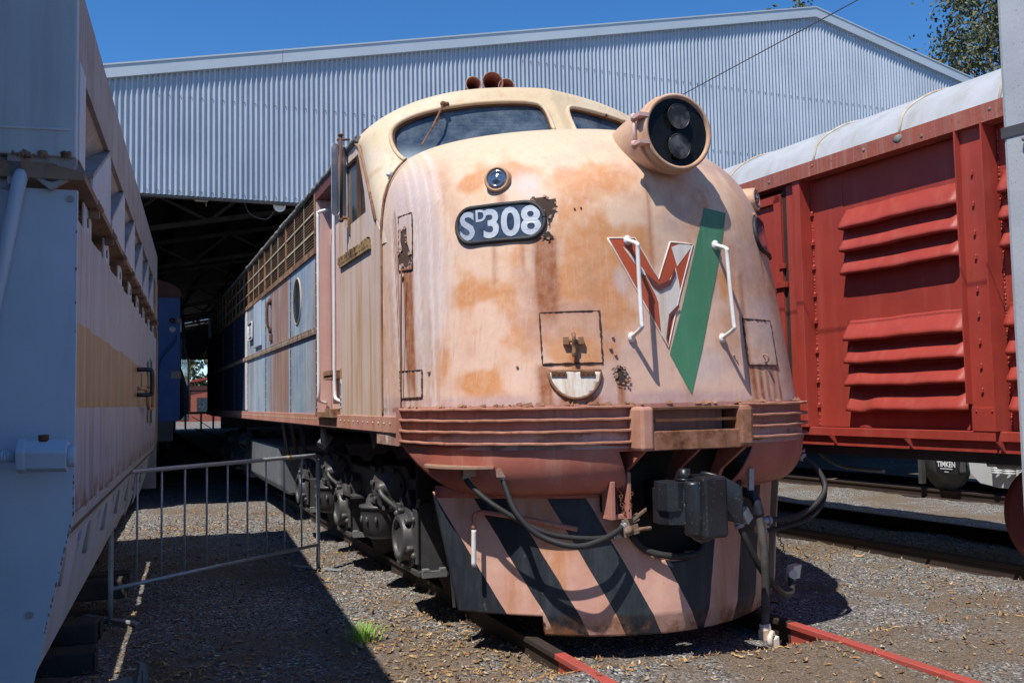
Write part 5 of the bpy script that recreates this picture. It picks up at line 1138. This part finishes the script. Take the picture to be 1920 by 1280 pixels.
for yb in (-1.96, -3.7, 4.6, 6.3):
    for x in (.50, 2.17):
        m = MB().lathe((x-.05, yb, .565), (1, 0, 0), [(0, .001), (0, .15), (-.012, .16), (-.012, .30), (-.02, .38), (-.02, .445), (.09, .445), (.09, .47), (.12, .47), (.12, .001)], 40); m.build('wheel', MT['wheelred'] if 'wheelred' in MT else MT['maroon'], RV)
MB().box(.35, .5, -4.3, -2.05, .8, 1.0).build('brake_beam', MT['dark'], RV); m = MB(); m.tube([(.9, 1.3, 1.04), (.9, .95, .86), (.9, .7, .80), (.9, .2, .79)][::-1], .02); m.build('brake_pipe', MT['galv'], RV)
m = MB().cyl((.35, -1.55, .98), (.35, -2.2, .99), .035, n=14); m.cyl((.35, -1.45, .98), (.35, -1.55, .98), .022); m.build('brake_rod', MT['galv'], RV)

# ------------------------------------------------------------------ wagon seen beneath the red van
FW = thing('freight_wagon', 'grey freight wagon glimpsed under the red van, its axle box lettered', 'freight wagon', (10.75, 6.2, -.2), VAN_R)
MB().box(-1.0, 1.0, -7.5, 4, 1.3, 3.4).build('body', MT['hopblue'], FW); MB().box(-.9, .9, -7.4, 3.8, 1.0, 1.28).build('underframe', MT['dark'], FW)
for y in (-2.2, .95):
    for x in (-.835, .835): MB().lathe((x-.06, y, .56), (1, 0, 0), [(0, .001), (0, .44), (.12, .44), (.12, .001)], 28).build('wheel', MT['dark'], FW)
SF = MB().prism([(-1.0, -1.65, .30), (-1.0, -1.25, .25), (-1.0, -.15, .25), (-1.0, .18, .30), (-1.0, .36, .45), (-1.0, .40, .75), (-1.0, -1.75, .75)], (.03, 0, 0)).build('side_frame', MT['palegrey'] if 'palegrey' in MT else MT['hopblue'], FW, bevel=.01)
m = MB()
for y in (-.88, -.68, -.40, -.20):
    for k in range(6): m.torus((-1.06, y, .50+k*.035), (0, 0, 1), .085, .015, 14, 6)
m.build('coil_spring', MT['palegrey'] if 'palegrey' in MT else MT['white'], SF)
m = MB().ball((-1.04, -.54, .40), .045, 10); m.beam((-1.02, -.54, .40), (-1.02, -.54, .28), .03, .05); m.build('swing_link', MT['hopdust'], SF)
AB = MB().prism([(-1.14, .50, .42), (-1.14, .90, .42), (-1.14, .95, .70), (-1.14, .88, .84), (-1.14, .52, .84), (-1.14, .45, .70)], (.2, 0, 0)).build('axle_box', MT['blackgloss'], FW, bevel=.015)
vs, fs = text_mesh('TIMKEN', .125, .004); m = MB(); m.add([(-1.146, .70-v.x*.82, .545+v.y) for v in vs], fs)
m.box(-1.146, -1.144, .58, .82, .505, .518); m.box(-1.146, -1.144, .66, .74, .455, .467); m.build('lettering', MT['whitelet'], AB)
m = MB().prism([(-1.1, .43, .45), (-1.1, .48, .45), (-1.1, .48, .8), (-1.1, .43, .8)], (.1, 0, 0)); m.build('horn_block', MT['dark'], FW, bevel=.02); MB().box(-1.1, -1., 1.25, 1.32, .22, .8).build('brake_hanger', MT['dark'], FW)

# ------------------------------------------------------------------ blue carriage inside the shed
BC = thing('blue_carriage', 'deep blue passenger carriage parked in the dark shed behind the hopper', 'carriage', (-2.30, 13.7, 0), -math.atan(.060))
arc = [(-1.45+1.45*math.sin(a), 3.72+.36*math.cos(a)) for a in np.linspace(-math.pi/2, math.pi/2, 21)]
m = MB().prism([(x, 0, z) for x, z in arc]+[(0, 0, 1.32), (-2.9, 0, 1.32)], (0, 44, 0)); m.build('body', MT['bluecar'], BC, bevel=.02)
m = MB().prism([(x*1.01+.015, -.04, z+.02) for x, z in arc]+[(0.02, -.04, 3.66), (-2.93, -.04, 3.66)], (0, 44.1, 0)); m.build('roof', MT['maroon'], BC)
for x in (-.45, -.9, -1.9, -2.4): MB().box(x-.03, x+.03, -.03, 0, 1.4, 3.6).build('end_rib', MT['bluecar'], BC)
MB().box(-1.86, -.94, -.02, -.001, 1.4, 3.5).build('end_door', MT['bluecar'], BC)
m = MB().tube([(-.08, -.05, 2.95), (-.12, -.06, 2.8), (-.32, -.06, 2.55), (-.40, -.06, 2.3), (-.42, -.06, 1.9), (-.55, -.06, 1.7), (-.8, -.06, 1.6)], .022, 8); m.build('end_pipe', MT['bluecar'], BC)
m = MB().lathe((-.14, 0, 3.22), (0, -1, 0), [(0, .05), (.06, .05), (.06, .001)], 16); m.build('tail_lamp', MT['maroon'], BC); MB().lathe((-.14, 0, 3.05), (0, -1, 0), [(0, .06), (.05, .055), (.05, .001)], 18).build('tail_lamp', MT['white'], BC)
MB().box(-.06, .015, -.03, .03, 3.18, 3.26).build('amber_marker', MT['tan'], BC); MB().box(.0, .02, -.01, .12, 3.0, 3.25).build('white_plate', MT['white'], BC); MB().box(-.16, .012, -.012, .02, 2.12, 2.26).build('pale_patch', MT['bar'], BC)
MB().lathe((-.72, -.02, 2.2), (0, -1, 0), [(0, .18), (.015, .17), (.015, .001)], 24).build('white_disc', MT['white'], BC)
MB().box(-2.7, -.12, -.02, .2, .95, 1.32).build('headstock', MT['dark'], BC); MB().cyl((-.45, 0, 1.28), (-.45, -.12, 1.26), .04).build('buffer_hose', MT['galv'], BC)
for k in range(6): MB().box(-.005, .012, .8+k*3.1, 2.9+k*3.1, 2.35, 3.3).build('side_window', MT['glass'], BC)
m = MB()
for y in (2, 4.4, 15, 17.4):
    for x in (-.62, -2.28): m.lathe((x-.06, y, .57), (1, 0, 0), [(0, .001), (0, .45), (.12, .45), (.12, .001)], 24)
m.box(-2.4, -.4, 1, 19, .7, 1.3); m.build('running_gear', MT['dark'], BC)

# ------------------------------------------------------------------ crowd barrier
BR = thing('crowd_barrier', 'galvanised tubular crowd barrier standing between the hopper wagon and locomotive', 'barrier', (-2.4, 3.4, 0))
A = Vector((-3.295, 2.70, 0)); B_ = Vector((-1.48, 4.13, 0)); d = (B_-A).normalized(); o_ = Vector((2.4, -3.4, 0)); L = (B_-A).length
def bp(t, z): return tuple(A+d*t+o_+Vector((0, 0, z)))
m = MB().tube([bp(0, .02), bp(0, .95), bp(.02, 1.05), bp(.10, 1.095), bp(.2, 1.10), bp(L-.2, 1.10), bp(L-.10, 1.095), bp(L-.02, 1.05), bp(L, .95), bp(L, .02)], .019, 10, 4, spline=True); m.tube([bp(0, .24), bp(L, .24)], .016, 8); m.build('tube_frame', MT['galv'], BR)
for k in range(1, 10): MB().cyl(bp(L*k/10, .24), bp(L*k/10, 1.10), .0085, n=8).build('bar', MT['galv'], BR)
nn = Vector((-d.y, d.x, 0))
for t in (0, L):
    p = Vector(bp(t, .018)); MB().obox(p, nn*.30, d*.022, (0, 0, .006)).build('foot', MT['galv'], BR)
MB().cyl(bp(L*.81, 1.10), bp(L*.835, 1.10), .0205, n=10).build('tape_mark', MT['tan'], BR)

# ------------------------------------------------------------------ grey steel post at the right edge
PO = thing('steel_post', 'pale grey steel post with black strap at the right edge', 'steel post', (.655, -2.0, 0), .15)
MB().box(-.03, .32, -.08, .10, 0, 4.6).build('column', MT['greypost'], PO, bevel=.02)
m = MB().box(-.035, .33, -.09, .105, 2.78, 2.83); m.build('strap', MT['dark'], PO); 
m = MB(); rg = random.Random(6)
for z in (1.25, 1.5, 1.85, 2.1, 2.33, 2.55, 3.02): m.ball((-.04, -.06, z), .014, 8); m.cyl((-.03, -.06, z), (-.055, -.06, z), .008)
m.build('bolts', MT['crust'], PO)
m = MB()
for k in range(60):
    z = 2.80+rg.gauss(0, .05); m.ball((-.04+rg.gauss(-.01, .012), -.07+rg.gauss(0, .02), z), rg.uniform(.006, .016), 6)
m.build('cobweb_clump', MT['lichen'], PO)

# ------------------------------------------------------------------ overhead wire
def wire():
    a, b = Vector((2.567, -7., 4.85)), Vector((1.666, 9.5, 4.561)); pts = [a+(b-a)*t for t in np.linspace(0, 1, 24)]
    o = MB().tube([p-a for p in pts], .0048, 6, spline=False).build('overhead_wire', MT['dark']); o.location = a; tag(o, 'thin black overhead wire crossing in front of the shed gable', 'wire')
wire()

# ------------------------------------------------------------------ trees, brick building and fence behind
def tree(name, label, base, h, r, n, seed, cols=(MT['leaf'],), lo=.35, lsize=.16, clumps=40):
    rg = np.random.default_rng(seed); rp = random.Random(seed); t = thing(name, label, 'tree', base)
    m = MB(); top = Vector((0, 0, h*.75)); m.tube([(0, 0, -.2), (r*.05, 0, h*.25), (-.03*r, r*.05, h*.5), top], lambda u: max(.05, h*.022*(1-u*.8)), 8, 6)
    tips = []
    for k in range(clumps):
        z = h*rp.uniform(lo, .97); rad = r*math.sqrt(max(.05, 1-((z/h-.62)/.45)**2)); a = rp.uniform(0, 6.28); q = rad*rp.uniform(.45, 1.)
        tip = Vector((q*math.cos(a), q*math.sin(a), z)); tips.append(tip); s0 = Vector((0, 0, z*rp.uniform(.55, .8)))
        if k % 2 == 0: m.tube([s0, s0.lerp(tip, .5)+Vector((0, 0, -.03*h)), tip], lambda u: h*.007*(1-u*.8), 5, 4)
    m.build('trunk', MT['bark'], t)
    m = MB(); cols_ = []
    for _ in range(n):
        c = tips[rg.integers(len(tips))]; sc = r*.125; p = Vector(c)+Vector(rg.normal(0, sc, 3))*1.0; p.z += -abs(rg.normal(0, sc*.4))
        a = Vector(rg.normal(0, 1, 3)); a.z -= 1.0; a.normalize(); b = a.orthogonal().normalized(); b = (Matrix.Rotation(rg.uniform(0, 6.28), 3, a) @ b); l = lsize*rg.uniform(.6, 1.3); w = l*.26
        m.add([p, p+a*l*.5+b*w, p+a*l, p+a*l*.5-b*w], [(0, 1, 2, 3)]); v = float(np.clip(rg.normal(.42, .3), 0, 1)); cols_.append(np.tile((v, v, v, 1), (4, 1)))
    m.build('crown', cols[0], t, colors=np.concatenate(cols_)); return t
tree('eucalypt_tree', 'tall olive green eucalypt rising behind the white van roof at right', (29.6, 20, 0), 20.5, 3.5, 42000, 4, lo=.45, lsize=.21, clumps=170)
tree('eucalypt_tree', 'small tuft of tree crown showing above the shed ridge', (33.5, 40, 0), 25.9, 2.6, 3000, 8, lo=.6, lsize=.3)
tree('leafy_tree', 'dark leafy tree glimpsed through the far end of the shed', (1.6, 110, 0), 9.2, 4.0, 3500, 5, lo=.3, lsize=.5)
bb = thing('brick_building', 'red brick building with skillion roof seen through the far shed opening', 'building', (5.5, 95, 0))
MB().box(-4.6, 6, 0, 8, 0, 3.6).build('wall', MT['brick'], bb); MB().prism([(-4.9, -.4, 3.6), (6, -.4, 5.6), (6, -.4, 5.8), (-4.9, -.4, 3.8)], (0, 9, 0)).build('roof', MT['vanred'], bb)
MB().box(-4., -3.2, -.05, 0, .2, 2.5).build('door', MT['glass'], bb); MB().box(-2.4, -1., -.05, 0, 1, 2.4).build('window', MT['glass'], bb); MB().box(-4.62, -4.4, -.06, 0, 0, 3.6).build('corner_trim', MT['white'], bb)
fn = thing('platform_rail', 'pale grey steel railing with posts at the far end of the shed', 'railing', (1.2, 60, 0))
MB().box(-1.3, 1.2, -.05, .05, 1.05, 1.2).build('rail', MT['galvdark'], fn)
for x in (-1.0, -.02, .75): MB().box(x-.06, x+.06, -.05, .05, -.0, 1.05).build('post', MT['galvdark'], fn)
m = MB().beam((-.6, 0, .9), (.6, 0, .1), .05, .05); m.box(-.75, -.68, -.03, .03, 1.2, 2.6); m.box(-.75, 1.0, -.03, .03, 2.55, 2.62); m.build('brace', MT['dark'], fn)

# ------------------------------------------------------------------ grass tuft
gt = thing('grass_tuft', 'bright green grass tuft on the gravel left of the red rail end', 'grass tuft', (-1.70, 1.27, gz(-1.70, 1.27)))
m = MB(); rg = random.Random(12)
for k in range(140):
    a = rg.uniform(0, 6.28); q = abs(rg.gauss(0, .05)); b = Vector((q*math.cos(a)*1.3, q*math.sin(a), 0)); l = rg.uniform(.06, .17); tl = rg.uniform(.1, .9); w = rg.uniform(.002, .0045); dx, dy = math.cos(a), math.sin(a)
    p1 = b+Vector((dx*l*tl*.35, dy*l*tl*.35, l*.6)); p2 = b+Vector((dx*l*tl, dy*l*tl, l*(1-.35*tl))); s_ = Vector((-dy, dx, 0))*w
    m.add([b-s_, b+s_, p1+s_*.8, p1-s_*.8, p2], [(0, 1, 2, 3), (3, 2, 4)])
m.build('blades', MT['grass'], gt)
